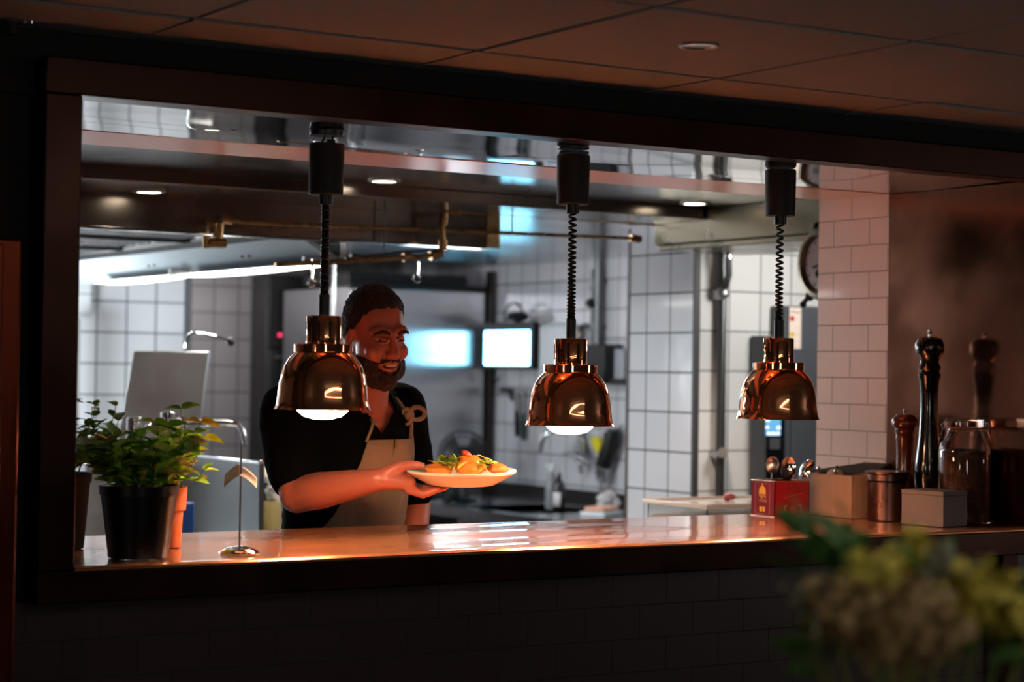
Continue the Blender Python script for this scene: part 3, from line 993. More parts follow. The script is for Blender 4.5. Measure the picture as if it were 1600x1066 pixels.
# copper lidded jar
c = V((3.632, 0.318, zc))
t = thing('copper_jar', 'dull copper jar with a flared lid rim in front of the pepper mills', 'jar', c)
DCOP = mat('dull_brown_copper', (0.19, 0.10, 0.08), 0.3, 1.0, var=0.2, rvar=0.08)
MB().lathe([(0.05, 0), (0.053, 0.002), (0.053, 0.1), (0.050, 0.103)], c, 40).build('jar_body', DCOP, t)
MB().lathe([(0.05, 0.103), (0.056, 0.105), (0.056, 0.12), (0.0605, 0.123), (0.061, 0.128), (0.05, 0.129), (0.02, 0.127)], c, 40).build('lid', DCOP, t)

# pepper mills
MILLB = mat('black_lacquered_wood', '#0b0808', 0.16, coat=0.6)
c = V((3.735, 0.276, zc))
t = thing('pepper_mill', 'very tall black pepper mill with a round head against the copper wall', 'pepper mill', c, 'pepper mills by the copper wall')
MB().lathe([(0.034, 0), (0.037, 0.004), (0.036, 0.03), (0.03, 0.038), (0.036, 0.048), (0.034, 0.062), (0.029, 0.07), (0.0355, 0.1), (0.037, 0.135), (0.034, 0.165), (0.027, 0.22), (0.0235, 0.28), (0.023, 0.33), (0.0255, 0.365), (0.029, 0.375), (0.0305, 0.382), (0.027, 0.39)], c, 40).build('body', MILLB, t)
MB().lathe([(0.024, 0.39), (0.029, 0.396), (0.030, 0.404), (0.025, 0.412), (0.024, 0.42), (0.033, 0.432), (0.038, 0.447), (0.0375, 0.465), (0.031, 0.478), (0.016, 0.483)], c, 40).build('head', MILLB, t)
MB().lathe([(0.004, 0.482), (0.0035, 0.49), (0.006, 0.494), (0.006, 0.5), (0.003, 0.503)], c, 20).build('top_nut', CHROME, t)
MILLR = mat('red_brown_wood', '#5d2415', 0.2, coat=0.6, var=0.2, vs=6, stretch=(8, 8, 1))
c = V((3.762, 0.395, zc))
t = thing('pepper_mill', 'short red-brown wooden pepper mill beside the tall black one', 'pepper mill', c, 'pepper mills by the copper wall')
MB().lathe([(0.028, 0), (0.03, 0.004), (0.029, 0.02), (0.025, 0.03), (0.028, 0.06), (0.024, 0.11), (0.0215, 0.16), (0.0225, 0.2), (0.025, 0.212), (0.022, 0.218)], c, 36).build('body', MILLR, t)
MB().lathe([(0.022, 0.218), (0.027, 0.226), (0.027, 0.232), (0.024, 0.236), (0.034, 0.244), (0.036, 0.252), (0.033, 0.264), (0.022, 0.275), (0.008, 0.277)], c, 36).build('head', MILLR, t)
MB().lathe([(0.003, 0.276), (0.003, 0.282), (0.005, 0.285), (0.005, 0.29), (0.002, 0.292)], c, 16).build('top_nut', CHROME, t)

# clip-top glass jar
c = V((3.7535, 0.162, zc))
t = thing('glass_jar', 'large clip-top glass jar with dark contents against the copper wall', 'jar', c)
R0 = 0.069
out = [(0.06, 0.0), (0.067, 0.004), (R0, 0.012), (R0, 0.185), (0.066, 0.203), (0.057, 0.22), (0.051, 0.23), (0.05, 0.248)]
MB().lathe(out + [(r - 0.0035, max(z, 0.005)) for r, z in reversed(out)], c, 48, caps=False).build('jar_body', GLASS, t)
MB().lathe([(0.052, 0.249), (0.054, 0.2495), (0.054, 0.263), (0.048, 0.269), (0.03, 0.271)], c, 48).build('lid', GLASS, t)
MB().lathe([(0.0515, 0.2445), (0.0545, 0.245), (0.0545, 0.249), (0.0515, 0.2495)], c, 40, caps=False).build('rubber_seal', mat('orange_seal', '#7a3a20', 0.6), t)
m = MB().lathe([(0.062, 0.006), (0.065, 0.012), (0.065, 0.178), (0.055, 0.188), (0.02, 0.192)], c, 32)
m.build('contents', mat('dark_dried_spice', '#2e1710', 0.8, var=0.7, vs=55, bump=0.6, bs=70, col2='#6a3a1c'), t)
m = MB()
m.tube(arc(c + V((0, 0, 0.24)), (1, 0, 0), (0, 1, 0), 0.053, 0, 2 * PI, 30)[:-1], 0.0014, 6, closed=True)
for s in (-1, 1):
    d = V((-0.85 * s, -0.53 * s * -1, 0)).normalized() if False else V((0.85 * s, -0.53 * s, 0))
    q = c + d * 0.056
    m.tube([q + V((0, 0, 0.262)), q + d * 0.006 + V((0, 0, 0.255)), q + d * 0.003 + V((0, 0, 0.24)), q + d * 0.012 + V((0, 0, 0.215))], 0.0015, 6)
m.build('wire_clip', CHROME, t)

# grey box
c = V((3.59, 0.07, zc))
Mx = rotz(math.radians(9.8))
t = thing('card_box', 'plain grey oblong box lying at the counter edge in front of the glass jar', 'box', c + Mx @ V((0.05, 0.065, 0)))
m = MB().obox(c + Mx @ V((0.05, 0.065, 0.039)), (0.1, 0.13, 0.078), Mx)
GREYB = mat('grey_card', '#625b5a', 0.6, var=0.05)
m.build('box_body', GREYB, t, bevel=0.0015)
MB().obox(c + Mx @ V((0.05, 0.065, 0.084)), (0.1012, 0.1312, 0.0115), Mx).build('lid', GREYB, t, bevel=0.0015)

# clear tub on the ledge
t = thing('plastic_tub', 'clear plastic food tub with a lid standing behind the counter beside the red tin', 'tub', (3.6, 1.02, 1.046))
x0, x1, y0, y1 = 3.475, 3.9, 0.885, 1.17
m = MB()
zb, ztp = 1.046, 1.138
for a, b in (((x0, y0), (x1, y0 + 0.003)), ((x0, y1 - 0.003), (x1, y1)), ((x0, y0), (x0 + 0.003, y1)), ((x1 - 0.003, y0), (x1, y1))):
    m.box((*a, zb), (*b, ztp))
m.box((x0, y0, zb), (x1, y1, zb + 0.003))
m.build('tub_body', PLAST_CLEAR, t)
m = MB().box((x0 - 0.012, y0 - 0.012, ztp), (x1 + 0.012, y1 + 0.012, ztp + 0.006))
m.tube([(x0 - 0.008, y0 - 0.008, ztp + 0.008), (x1 + 0.008, y0 - 0.008, ztp + 0.008), (x1 + 0.008, y1 + 0.008, ztp + 0.008), (x0 - 0.008, y1 + 0.008, ztp + 0.008)], 0.005, 8, closed=True)
m.build('lid', mat('milky_plastic', '#d8d2cc', 0.2, coat=0.5), t)
MB().box((x0 + 0.01, y0 + 0.01, zb + 0.004), (x1 - 0.01, y1 - 0.01, zb + 0.06)).build('food_layer', mat('pale_pink_food', '#d9b7a6', 0.6, var=0.2, vs=20), t)
q = V((3.72, 1.1, ztp + 0.006))
m = MB()
for i in range(6):
    m.ball(q + V((rnd.uniform(-0.02, 0.02), rnd.uniform(-0.012, 0.012), 0.008 + rnd.uniform(0, 0.006))), (0.014, 0.011, 0.009), 10)
tag(m.build('food_scrap', mat('pink_scrap', '#b05a5a', 0.5, var=0.3, vs=40)), 'small pinkish lump of food on the lid of the clear tub', 'food')

# ---------------------------------------------------------------- kitchen, left side
# tap on the prep bench
t = thing('mixer_tap', 'chrome swivel tap with a long horizontal spout behind the potted herbs', 'tap', (2.37, 2.4, 0.9))
yt = 2.4
a = [atY(*p, yt) for p in ((221, 705), (221, 690), (225, 672), (238, 663), (262, 661), (352, 661), (370, 663), (379, 673), (383, 696))]
MB().tube([V((a[0].x, yt, 0.9))] + a, 0.0095, 12).build('spout', CHROME, t)
p = atY(210, 652, 2.46)
MB().lathe([(0.024, 0.9), (0.024, p.z - 0.004), (0.02, p.z)], (p.x, 2.46, 0), 24).build('column', STEEL, t)
p = atY(262, 650, yt)
m = MB().lathe([(0.012, 0), (0.013, 0.012), (0.022, 0.014), (0.022, 0.03), (0.014, 0.034)], (p.x, yt, p.z - 0.02), 20)
m.tube([p + V((0.02, 0, 0.004)), p + V((0.06, 0, -0.012))], 0.005, 8)
m.build('valve_handle', CHROME, t)
# splash guard
t = thing('splash_guard', 'dark brushed steel splash guard standing on the bench behind the bill spike', 'splash guard', (2.66, 2.4, 0.9))
MB().box((2.655, 2.1, 0.9), (2.672, 2.74, 1.222)).build('guard_plate', mat('dark_brushed_steel', (0.19, 0.195, 0.2), 0.3, 1.0, rvar=0.03, vs=5, stretch=(1, 1, 6)), t, bevel=0.001)
MB().box((2.651, 2.098, 1.218), (2.676, 2.742, 1.228)).build('rolled_top', CHROME, t, bevel=0.002)
# tilted lid
t = thing('slicer', 'steel kitchen machine with a big tilted lid plate and a thin lever handle', 'kitchen machine', (2.7, 3.1, 0.9))
yb = 3.0
bl, br_, tl, tr = atY(176, 735, yb), atY(305, 735, yb), atY(209, 549, yb), atY(327, 549, yb)
m = MB().hexa([bl, br_, br_ + V((0.012, 0.02, 0)), bl + V((0.012, 0.02, 0))], [tl, tr, tr + V((0.012, 0.02, 0)), tl + V((0.012, 0.02, 0))])
m.build('lid_plate', STEEL_DULL, t, bevel=0.004)
e0, e1 = atY(312, 735, yb), atY(336, 550, yb)
MB().hexa([br_ + V((0.0, 0.002, 0)), e0 + V((0, 0.07, 0)), e0 + V((0, 0.09, 0)), br_ + V((0, 0.04, 0))], [tr + V((0, 0.002, 0)), e1 + V((0, 0.07, 0)), e1 + V((0, 0.09, 0)), tr + V((0, 0.04, 0))]).build('side_flange', STEEL, t, bevel=0.003)
zlow = bl.z
MB().box((2.42, 3.0, 0.9), (2.85, 3.3, zlow + 0.03)).build('machine_body', STEEL_DULL, t, bevel=0.006)
a = [atY(*p, 3.06) for p in ((289, 552), (291, 537), (294, 525), (301, 520), (315, 521), (340, 527), (358, 533))]
lv = MB().tube(a, 0.0055, 10).build('lever', CHROME, t)
MB().ball(a[-1] + V((0.006, 0, -0.002)), 0.016, 16).build('knob', BLACK_PL, lv)
# oil jug and cloth
p = atY(424, 735, 2.35)
t = thing('oil_bottle', 'clear squeeze bottle of pale oil under crumpled film beside the splash guard', 'bottle', (p.x, 2.35, 0.9))
zt = p.z
MB().lathe([(0.034, 0), (0.036, 0.004), (0.036, zt - 0.9 - 0.12), (0.03, zt - 0.9 - 0.10)], (p.x, 2.35, 0.9), 24).build('bottle_body', mat('pale_oil', '#8d855c', 0.2, coat=0.5, var=0.1), t)
m = MB()
for i in range(16):
    m.ball((p.x + rnd.uniform(-0.022, 0.022), 2.35 + rnd.uniform(-0.02, 0.02), zt - 0.06 + rnd.uniform(-0.045, 0.05)), (rnd.uniform(0.012, 0.028), rnd.uniform(0.012, 0.025), rnd.uniform(0.012, 0.03)), 8)
m.build('film_wrap', mat('crumpled_film', (0.7, 0.75, 0.78), 0.12, coat=1), t, ang=20)
p = atY(298, 778, 2.0)
t = tag(MB().box((p.x - 0.05, 1.975, 0.9), (p.x + 0.004, 2.04, p.z - 0.012)).build('blue_box', mat('blue_plastic', '#1c4f9c', 0.4), bevel=0.006), 'blue plastic box low on the bench behind the terracotta pot', 'box')
# dispenser and post on the tiled wall
p = atY(128, 442, YL)
q = atY(128, 494, YL)
t = thing('wall_mounted_dispenser', 'white wall dispenser at the left edge of the brightly lit tiled wall', 'dispenser', (p.x - 0.1, YL, q.z))
MB().box((p.x - 0.2, YL - 0.11, q.z), (p.x + 0.015, YL - 0.001, p.z)).build('dispenser_body', WHITE_PL, t, bevel=0.015, seg=3)
MB().box((p.x - 0.2, YL - 0.112, q.z + 0.1), (p.x + 0.017, YL - 0.0005, q.z + 0.104)).build('lid_seam', GREY_PAINT, t)
x = atY(118, 560, 5.2).x
t = thing('support_post', 'grey steel post standing below the white dispenser', 'post', (x, 5.2, 0))
MB().box((x - 0.06, 5.17, 0), (x + 0.012, 5.24, q.z - 0.02)).build('post', STEEL_DULL, t, bevel=0.004)
MB().box((x - 0.09, 5.14, 0), (x + 0.04, 5.27, 0.012)).build('foot_plate', STEEL_DULL, t, bevel=0.002)
# cooking range under the hood
t = thing('cooking_range', 'steel cooking range below the extraction hood, low behind the plants', 'range', (1.6, 4.2, 0))
MB().box((0.9, 3.5, 0.011), (1.85, 5.4, 0.88)).build('range_body', STEEL_DULL, t, bevel=0.006)
for k in range(4):
    MB().lathe([(0.1, 0.88), (0.1, 0.895), (0.07, 0.9), (0.02, 0.9)], (1.15 + 0.45 * (k % 2), 3.9 + 0.8 * (k // 2), 0), 20).build('burner', BLACK_PL, t)
for k in range(4):
    MB().cyl((1.85, 3.8 + k * 0.4, 0.8), (1.88, 3.8 + k * 0.4, 0.8), 0.025, 16).build('knob', BLACK_PL, t)

# ---------------------------------------------------------------- ovens and fridge at the back
YF = 5.7
YO = 6.62
x0, x1 = atY(418, 520, YO).x, atY(552, 520, YO).x
zt = atY(470, 431, YO).z
zm = atY(470, 545, YO).z
t = thing('oven', 'tall dark grey oven with a small red indicator light behind the leftmost heat lamp', 'oven', ((x0 + x1) / 2, 6.7, 0))
MB().box((x0, YO + 0.02, 0.011), (x1, 6.845, zt)).build('oven_body', DARK_GREY, t, bevel=0.008)
MB().box((x0 + 0.01, YO, zm + 0.006), (x1 - 0.01, YO + 0.021, zt - 0.01)).build('control_panel', DARK_GREY, t, bevel=0.004)
d = MB().box((x0 + 0.01, YO - 0.01, 0.3), (x1 - 0.01, YO + 0.021, zm - 0.006)).build('door', DARK_GREY, t, bevel=0.005)
MB().tube([(x0 + 0.05, YO - 0.01, zm - 0.05), (x0 + 0.05, YO - 0.05, zm - 0.05), (x1 - 0.05, YO - 0.05, zm - 0.05), (x1 - 0.05, YO - 0.01, zm - 0.05)], 0.01, 8).build('handle', STEEL_DULL, d)
MB().cyl(atY(437.5, 523.5, YO + 0.002), atY(437.5, 523.5, YO - 0.012), 0.011, 16).build('indicator_light', mat('red_indicator', '#ff2040', emit=(1.0, 0.05, 0.18), es=1.6), t)
MB().cyl(atY(458.5, 520, YO + 0.002), atY(458.5, 520, YO - 0.025), 0.016, 16).build('knob', BLACK_MATT, t)
MB().box(atY(447, 470, YO + 0.002), atY(455, 478, YO - 0.004)).build('badge', STEEL_DULL, t)
x0, x1 = atY(546, 520, YF).x, atY(759, 520, YF).x
zt = atY(700, 452, YF).z
FRIDGE = mat('brushed_fridge_steel', (0.50, 0.50, 0.53), 0.2, 1.0, aniso=0.92, anrot=0.0, tang='Z')
t = thing('fridge', 'tall stainless steel fridge with blue screen light smeared across its door', 'fridge', ((x0 + x1) / 2, 6.0, 0))
MB().box((x0, YF + 0.03, 0.1), (x1, 6.5, zt - 0.005)).build('fridge_body', STEEL_DULL, t, bevel=0.006)
d = MB().box((x0 + 0.004, YF, 0.14), (x1 - 0.004, YF + 0.028, zt - 0.01)).build('door', FRIDGE, t, bevel=0.006)
MB().tube([(x0 + 0.05, YF, 1.05), (x0 + 0.05, YF - 0.035, 1.07), (x0 + 0.05, YF - 0.035, 1.4), (x0 + 0.05, YF, 1.42)], 0.01, 8).build('handle', CHROME, d)
MB().box((x0, YF - 0.002, zt - 0.006), (x1, YF + 0.3, zt + 0.015)).build('top_trim', BLACK_PL, t)
for sx in (x0 + 0.06, x1 - 0.06):
    MB().cyl((sx, 5.8, 0.01), (sx, 5.8, 0.1), 0.022, 12).build('foot', BLACK_PL, t)
xb = x1 + 0.008
t = tag(MB().box((xb, YF - 0.035, 0.01), (xb + 0.024, YF + 0.02, atY(766, 425, YF).z)).build('corner_post', mat('dark_bronze_post', '#2b2423', 0.4, 0.3)), 'dark narrow post between the steel fridge and the side wall', 'post')
t = tag(MB().box((x0 + 0.02, YF + 0.05, zt + 0.016), (x1 - 0.1, 6.3, zt + 0.075)).build('storage_tray', BLACK_PL, bevel=0.006), 'wide black tray lying on top of the steel fridge', 'tray')

# ---------------------------------------------------------------- sink counter along the side wall
SZ = 0.845
t = thing('sink_unit', 'steel sink counter with a dark upstand along the tiled side wall', 'sink', (5.35, 4.5, 0))
MB().box((4.98, 3.3, SZ - 0.04), (XSIDE - 0.003, 4.35, SZ)).box((4.98, 4.35, SZ - 0.04), (5.08, 4.95, SZ)).box((5.55, 4.35, SZ - 0.04), (XSIDE - 0.003, 4.95, SZ)).box((4.98, 4.95, SZ - 0.04), (XSIDE - 0.003, 5.66, SZ)).build('worktop', STEEL, t)
m = MB().box((5.08, 4.35, SZ - 0.2), (5.55, 4.95, SZ - 0.19))
for a, b in (((5.07, 4.34), (5.08, 4.96)), ((5.55, 4.34), (5.56, 4.96)), ((5.08, 4.34), (5.55, 4.35)), ((5.08, 4.95), (5.55, 4.96))):
    m.box((*a, SZ - 0.2), (*b, SZ - 0.002))
m.build('basin', STEEL, t)
MB().box((XSIDE - 0.02, 3.3, SZ), (XSIDE - 0.003, 5.66, SZ + 0.075)).build('upstand', mat('black_stone_upstand', '#171515', 0.35), t, bevel=0.002)
MB().box((5.02, 3.32, 0.02), (XSIDE - 0.003, 5.64, SZ - 0.21)).build('cabinet', DARK_GREY, t)
MB().box((4.976, 3.3, SZ - 0.045), (4.985, 5.66, SZ + 0.004)).build('front_edge', CHROME, t)
# wall mixer tap
xt = XSIDE
P = lambda px, py, dx=0.0: atX(px, py, XSIDE - dx)
a = P(912, 716, 0.06)
t = thing('wall_tap', 'chrome wall-mounted mixer tap with an arched spout above the sink', 'tap', P(912, 716, 0.0))
m = MB()
m.tube([P(903, 712, 0.07), P(912, 716, 0.06), P(926, 724, 0.05)], [0.03, 0.026, 0.022], 14)
m.build('tap_body', mat('dark_chrome', (0.5, 0.51, 0.53), 0.12, 1.0), t)
MB().tube([P(907, 716, 0.002), P(909, 716, 0.06)], 0.03, 14).build('wall_flange', CHROME, t)
MB().tube([P(910, 708, 0.07), P(909, 690, 0.075), P(903, 678, 0.09), P(880, 675, 0.15), P(860, 676, 0.2), P(850, 681, 0.22), P(846, 692, 0.225), P(844, 708, 0.225)], 0.0155, 12).build('spout', CHROME, t)
MB().tube([P(897, 706, 0.09), P(890, 707, 0.13), P(881, 710, 0.16)], [0.009, 0.007, 0.006], 8).build('lever', CHROME, t)
MB().tube([P(906, 724, 0.06), P(908, 740, 0.05)], 0.012, 10).build('valve', STEEL_DULL, t)
# brush and yellow sponge hanging from the hook strip
t = thing('washing_up_brush', 'black-handled brush hanging beside the yellow sponge above the sink', 'brush', P(909, 700, 0.02))
MB().tube([P(907, 672, 0.02), P(912, 692, 0.02), P(916, 712, 0.02)], [0.012, 0.014, 0.016], 10).build('brush_handle', BLACK_PL, t)
MB().ball(P(919, 716, 0.03), (0.025, 0.03, 0.02), 12).build('brush_head', mat('dark_green_bristle', '#1f2c24', 0.8), t)
t = thing('sponge_cloth', 'yellow cleaning sponge hanging on the wall above the chrome tap', 'sponge', P(929, 700, 0.02))
pts = [(921, 683), (932, 683), (938, 694), (936, 704), (931, 709), (926, 698)]
m = MB().prism([P(x, y, 0.05) for x, y in pts], (0, 0, 0), (0.03, 0, 0))
m.build('sponge', mat('yellow_sponge', '#d6c61c', 0.8, bump=0.3, bs=90, var=0.1), t, bevel=0.004)
# hand blender
t = thing('hand_blender', 'grey and black hand blender hanging upright on the wall at the right of the tap', 'blender', P(943, 740, 0.06))
m = MB().tube([P(958, 672, 0.06), P(955, 690, 0.06), P(948, 712, 0.06), P(943, 727, 0.06)], [0.03, 0.038, 0.042, 0.04], 18)
m.build('handle', BLACK_PL, t)
MB().tube([P(943, 727, 0.06), P(941, 745, 0.06), P(940.5, 754, 0.06)], [0.038, 0.034, 0.02], 18).build('motor_collar', STEEL, t)
MB().tube([P(940.5, 754, 0.06), V((XSIDE - 0.06, P(939.5, 795, 0.06).y, SZ + 0.03))], 0.008, 10).build('shaft', STEEL, t)
MB().lathe([(0.03, 0.0), (0.032, 0.008), (0.012, 0.022)], V((XSIDE - 0.06, P(939.5, 795, 0.06).y, SZ + 0.012)), 18).build('blade_guard', STEEL, t)
MB().tube(bezier(P(959, 672, 0.05), P(978, 665, 0.03), P(972, 700, 0.03), P(962, 702, 0.03), 14) + bezier(P(962, 702, 0.03), P(955, 700, 0.03), P(960, 680, 0.02), P(972, 663, 0.01), 8)[1:], 0.0035, 7).build('power_cord', BLACK_PL, t)
MB().box(P(950, 690, 0.001), P(956, 676, 0.03)).build('wall_holder', BLACK_PL, t)
# bottles
c = atZ(873, 797, SZ)
c.x = min(c.x, XSIDE - 0.09)
s = (c - EYE).dot(AF) / FPX
t = thing('soap_bottle', 'dark brown pump soap bottle with a white label on the sink counter', 'bottle', c)
hb = 60 * s
MB().lathe([(0.026, 0), (0.029, 0.004), (0.029, hb * 0.6), (0.024, hb * 0.7), (0.011, hb * 0.78), (0.011, hb * 0.84)], c + V((0, 0, 0.001)), 28).build('bottle_body', mat('brown_bottle', '#160b07', 0.15, coat=0.5), t)
MB().lathe([(0.012, hb * 0.82), (0.012, hb * 0.9), (0.005, hb * 0.92), (0.004, hb * 1.0)], c, 16).build('pump', BLACK_PL, t)
lb = MB()
lb.grid(lambda u, v: c + V((0.0297 * math.cos(PI * 0.93 + u * 1.5), 0.0297 * math.sin(PI * 0.93 + u * 1.5), hb * (0.1 + 0.36 * v))), 14, 2)
lb.build('label', mat('white_label', '#d5d3d2', 0.6), t, solid=0.0006)
c2 = atZ(861, 796, SZ)
c2.x = min(c2.x, XSIDE - 0.07)
t = thing('spray_bottle', 'pale translucent spray bottle just left of the brown soap bottle', 'bottle', c2)
MB().lathe([(0.028, 0), (0.03, 0.004), (0.03, hb * 0.72), (0.014, hb * 0.92), (0.013, hb)], c2 + V((0, 0, 0.001)), 24).build('bottle_body', mat('translucent_plastic', '#9a9da2', 0.3, trans=0.35), t)
m = MB().box(c2 + V((-0.012, -0.02, hb)), c2 + V((0.012, 0.02, hb + 0.035)))
m.box(c2 + V((-0.035, -0.006, hb + 0.018)), c2 + V((-0.01, 0.006, hb + 0.033)))
m.build('spray_head', WHITE_PL, t, bevel=0.004)
# packed food on the counter front
c = atZ(940, 806, SZ)
t = thing('food_tray', 'film-wrapped tray of pale pink food on the sink counter right of the bottles', 'food tray', c)
Mx = rotz(0.5)
MB().obox(c + V((0, 0, 0.012)), (0.2, 0.13, 0.022), Mx).build('tray', WHITE_PL, t, bevel=0.005)
m = MB()
for i in range(5):
    m.obox(c + Mx @ V((-0.07 + i * 0.035, 0.0, 0.032)), (0.03, 0.1, 0.018), Mx @ Matrix.Rotation(0.35, 3, 'Y'))
m.build('slices', mat('pale_salmon', '#e0a58a', 0.4, var=0.25, vs=25, coat=0.6), t, bevel=0.005)
c = atZ(966, 800, SZ) + V((0.0, 0.0, 0.002))
c.x = min(c.x, XSIDE - 0.2)
m = MB()
for i in range(14):
    m.ball(c + V((rnd.uniform(-0.04, 0.04), rnd.uniform(-0.05, 0.05), 0.036 + rnd.uniform(-0.004, 0.05))), (rnd.uniform(0.02, 0.035), rnd.uniform(0.02, 0.035), rnd.uniform(0.018, 0.03)), 8)
tag(m.build('crumpled_bag', mat('white_thin_plastic', '#cfcaca', 0.35, coat=0.5), ang=20), 'crumpled white plastic bag at the right end of the sink counter', 'plastic bag')
# knives and tools on a magnetic strip
t = thing('knife_rack', 'magnetic knife strip fixed to the tiled wall below the blue screen', 'knife rack', P(805, 612, 0.0))
MB().box(P(781, 603, 0.002), P(829, 618, 0.022)).build('rack_strip', STEEL_DULL, t, bevel=0.002)
for i, (a, b, lab, hc) in enumerate((((790, 606), (816, 622), 'pistol-shaped black tool stuck at the left of the knife strip', BLACK_PL),
                                     ((806, 610), (808, 682), 'black-handled knife hanging left on the knife strip', BLACK_PL),
                                     ((817, 612), (818, 688), 'dark green-handled knife hanging right on the knife strip', mat('dark_green_handle', '#12352c', 0.4)))):
    p0, p1 = P(*a, 0.03), P(*b, 0.03)
    t = thing('kitchen_knife' if i else 'gas_lighter', lab, 'knife' if i else 'lighter', p0)
    if i == 0:
        MB().tube([P(784, 609, 0.034), P(792, 610, 0.034), P(799, 611, 0.034)], [0.011, 0.011, 0.011], 10).build('barrel', hc, t)
        MB().tube([P(798, 611, 0.034), P(800, 626, 0.034)], [0.011, 0.011], 10).build('grip', hc, t)
    else:
        mid = p0.lerp(p1, 0.45)
        n_ = MB().hexa([p0 + V((-0.001, -0.016, 0)), p0 + V((0.002, -0.016, 0)), p0 + V((0.002, 0.016, 0)), p0 + V((-0.001, 0.016, 0))],
                       [mid + V((-0.001, -0.02, 0)), mid + V((0.002, -0.02, 0)), mid + V((0.002, 0.02, 0)), mid + V((-0.001, 0.02, 0))])
        n_.build('blade', STEEL, t)
        MB().tube([mid, mid.lerp(p1, 0.5), p1], [0.016, 0.02, 0.018], 12, flat=0.7).build('handle', hc, t)
# towel dispenser
t = thing('paper_towel_dispenser', 'white rounded paper towel dispenser on the wall behind the middle heat lamp', 'dispenser', P(862, 560, 0.0))
a, b = P(838, 600, 0.001), P(884, 506, 0.001)
a.y, b.y = 5.10, 4.85
MB().box((XSIDE - 0.11, b.y, a.z), (XSIDE - 0.001, a.y, b.z)).build('dispenser_body', WHITE_PL, t, bevel=0.035, seg=5)
MB().box((XSIDE - 0.113, b.y + 0.06, a.z + 0.04), (XSIDE - 0.108, a.y - 0.06, a.z + 0.1)).build('window', mat('pale_blue_window', '#8fa8c8', 0.2), t)
t = thing('cable_reel', 'grey hose ring hanging on the side wall right of the white dispenser', 'hose', P(905, 530, 0.03))
MB().tube(arc(P(914, 532, 0.018), (0, 1, 0), (0, 0, 1), 0.075, 0, 2 * PI, 30)[:-1], 0.012, 8, closed=True).build('hose_ring', mat('grey_hose', '#4c4a4c', 0.5), t)
MB().cyl(P(902, 522, 0.0), P(902, 522, 0.06), 0.02).build('wall_hook', STEEL, t)
t = thing('wall_bin', 'black wall box holding clear plastic bags right of the middle heat lamp', 'box', P(935, 570, 0.0))
MB().box(P(918, 598, 0.001), P(944, 538, 0.12)).build('bin_body', BLACK_PL, t, bevel=0.006)
m = MB()
for i in range(6):
    a = P(950 + i * 4, 592, 0.03 + 0.012 * (i % 3))
    b = P(951 + i * 4, 545 + 3 * (i % 2), 0.03 + 0.012 * ((i + 1) % 3))
    m.box((a.x - 0.003, a.y - 0.03, a.z), (a.x + 0.003, a.y + 0.03, b.z))
m.build('plastic_bags', mat('grey_film', (0.42, 0.44, 0.47), 0.12, coat=1.0), t)
MB().box(P(943, 600, 0.001), P(975, 592, 0.1)).build('holder', BLACK_PL, t)
# wall conduits
for (xa, xb, ya, yb, r, lab) in ((935, 934, 396, 545, 0.024, 'thick grey riser pipe on the side wall behind the middle cord'), (926, 925, 420, 545, 0.012, 'thin grey pipe beside the thick riser on the side wall')):
    p0, p1 = P(xa, ya, 0.04), P(xb, yb, 0.04)
    p0.z = min(p0.z, ZK - 0.003)
    t = thing('riser_pipe', lab, 'pipe', p1)
    MB().tube([(p1.x, p1.y, p1.z), (p1.x, p1.y, p0.z)], r, 12).build('pipe_run', PIPE_GREY, t)
    m = MB()
    for f in (0.25, 0.75):
        z = p1.z + (p0.z - p1.z) * f
        m.cyl((p1.x, p1.y, z - 0.012), (p1.x, p1.y, z + 0.012), r + 0.006, 12)
        m.box((p1.x, p1.y - 0.01, z - 0.01), (XSIDE, p1.y + 0.01, z + 0.01))
    m.build('bracket', PIPE_GREY, t)
t = thing('stop_valve', 'small black stop valve on the thin riser pipe', 'valve', P(922, 474, 0.06))
MB().ball(P(922, 474, 0.07), 0.024, 12).build('valve_body', BLACK_PL, t)
MB().cyl(P(917, 474, 0.09), P(930, 474, 0.05), 0.01).build('valve_stem', BLACK_PL, t)

# ---------------------------------------------------------------- order screen by the fridge
sc_c = V((5.60, 5.40, 0))
za, zb2 = atX(790, 571, 5.6).z, atX(790, 517, 5.6).z
y0s, y1s = atX(826, 545, 5.6).y, atX(756, 545, 5.6).y
t = thing('order_screen', 'bright blue-white order screen with a black frame on the side wall', 'screen', (5.62, (y0s + y1s) / 2, za))
MB().box((5.606, y0s - 0.03, za - 0.02), (5.645, y1s + 0.01, zb2 + 0.045)).build('bezel', BLACK_PL, t, bevel=0.006)
SCREEN = mat('lit_screen', '#ffffff', emit=(0.22, 0.70, 1.0), es=11)
s_ = MB().box((5.6035, y0s, za), (5.607, y1s, zb2)).build('screen_panel', SCREEN, t)
m = MB()
for (u, v, du, dv) in ((0.3, 0.55, 0.025, 0.3), (0.12, 0.2, 0.2, 0.08), (0.55, 0.3, 0.3, 0.05), (0.85, 0.9, 0.1, 0.06)):
    yy, zz = y1s + (y0s - y1s) * u, za + (zb2 - za) * v
    m.box((5.602, yy - 0.4 * du, zz), (5.6036, yy, zz + (zb2 - za) * dv))
m.build('screen_marks', mat('cyan_screen_mark', '#60c8ff', emit=(0.15, 0.6, 0.9), es=4.0), s_)
m = MB()
ym_ = (y0s + y1s) / 2
m.box((5.645, ym_ - 0.03, za + 0.06), (XSIDE - 0.001, ym_ + 0.03, za + 0.12))
m.box((5.70, ym_ - 0.05, za + 0.02), (XSIDE - 0.001, ym_ + 0.05, za + 0.16))
m.build('wall_arm', BLACK_PL, t)
MB().tube(bezier(P(772, 578, 0.09), P(766, 596, 0.07), P(770, 606, 0.06), P(780, 590, 0.06), 12), 0.006, 7).build('cable', BLACK_PL, t)
a = V((5.64, ym_ - 0.05, zb2 + 0.046))
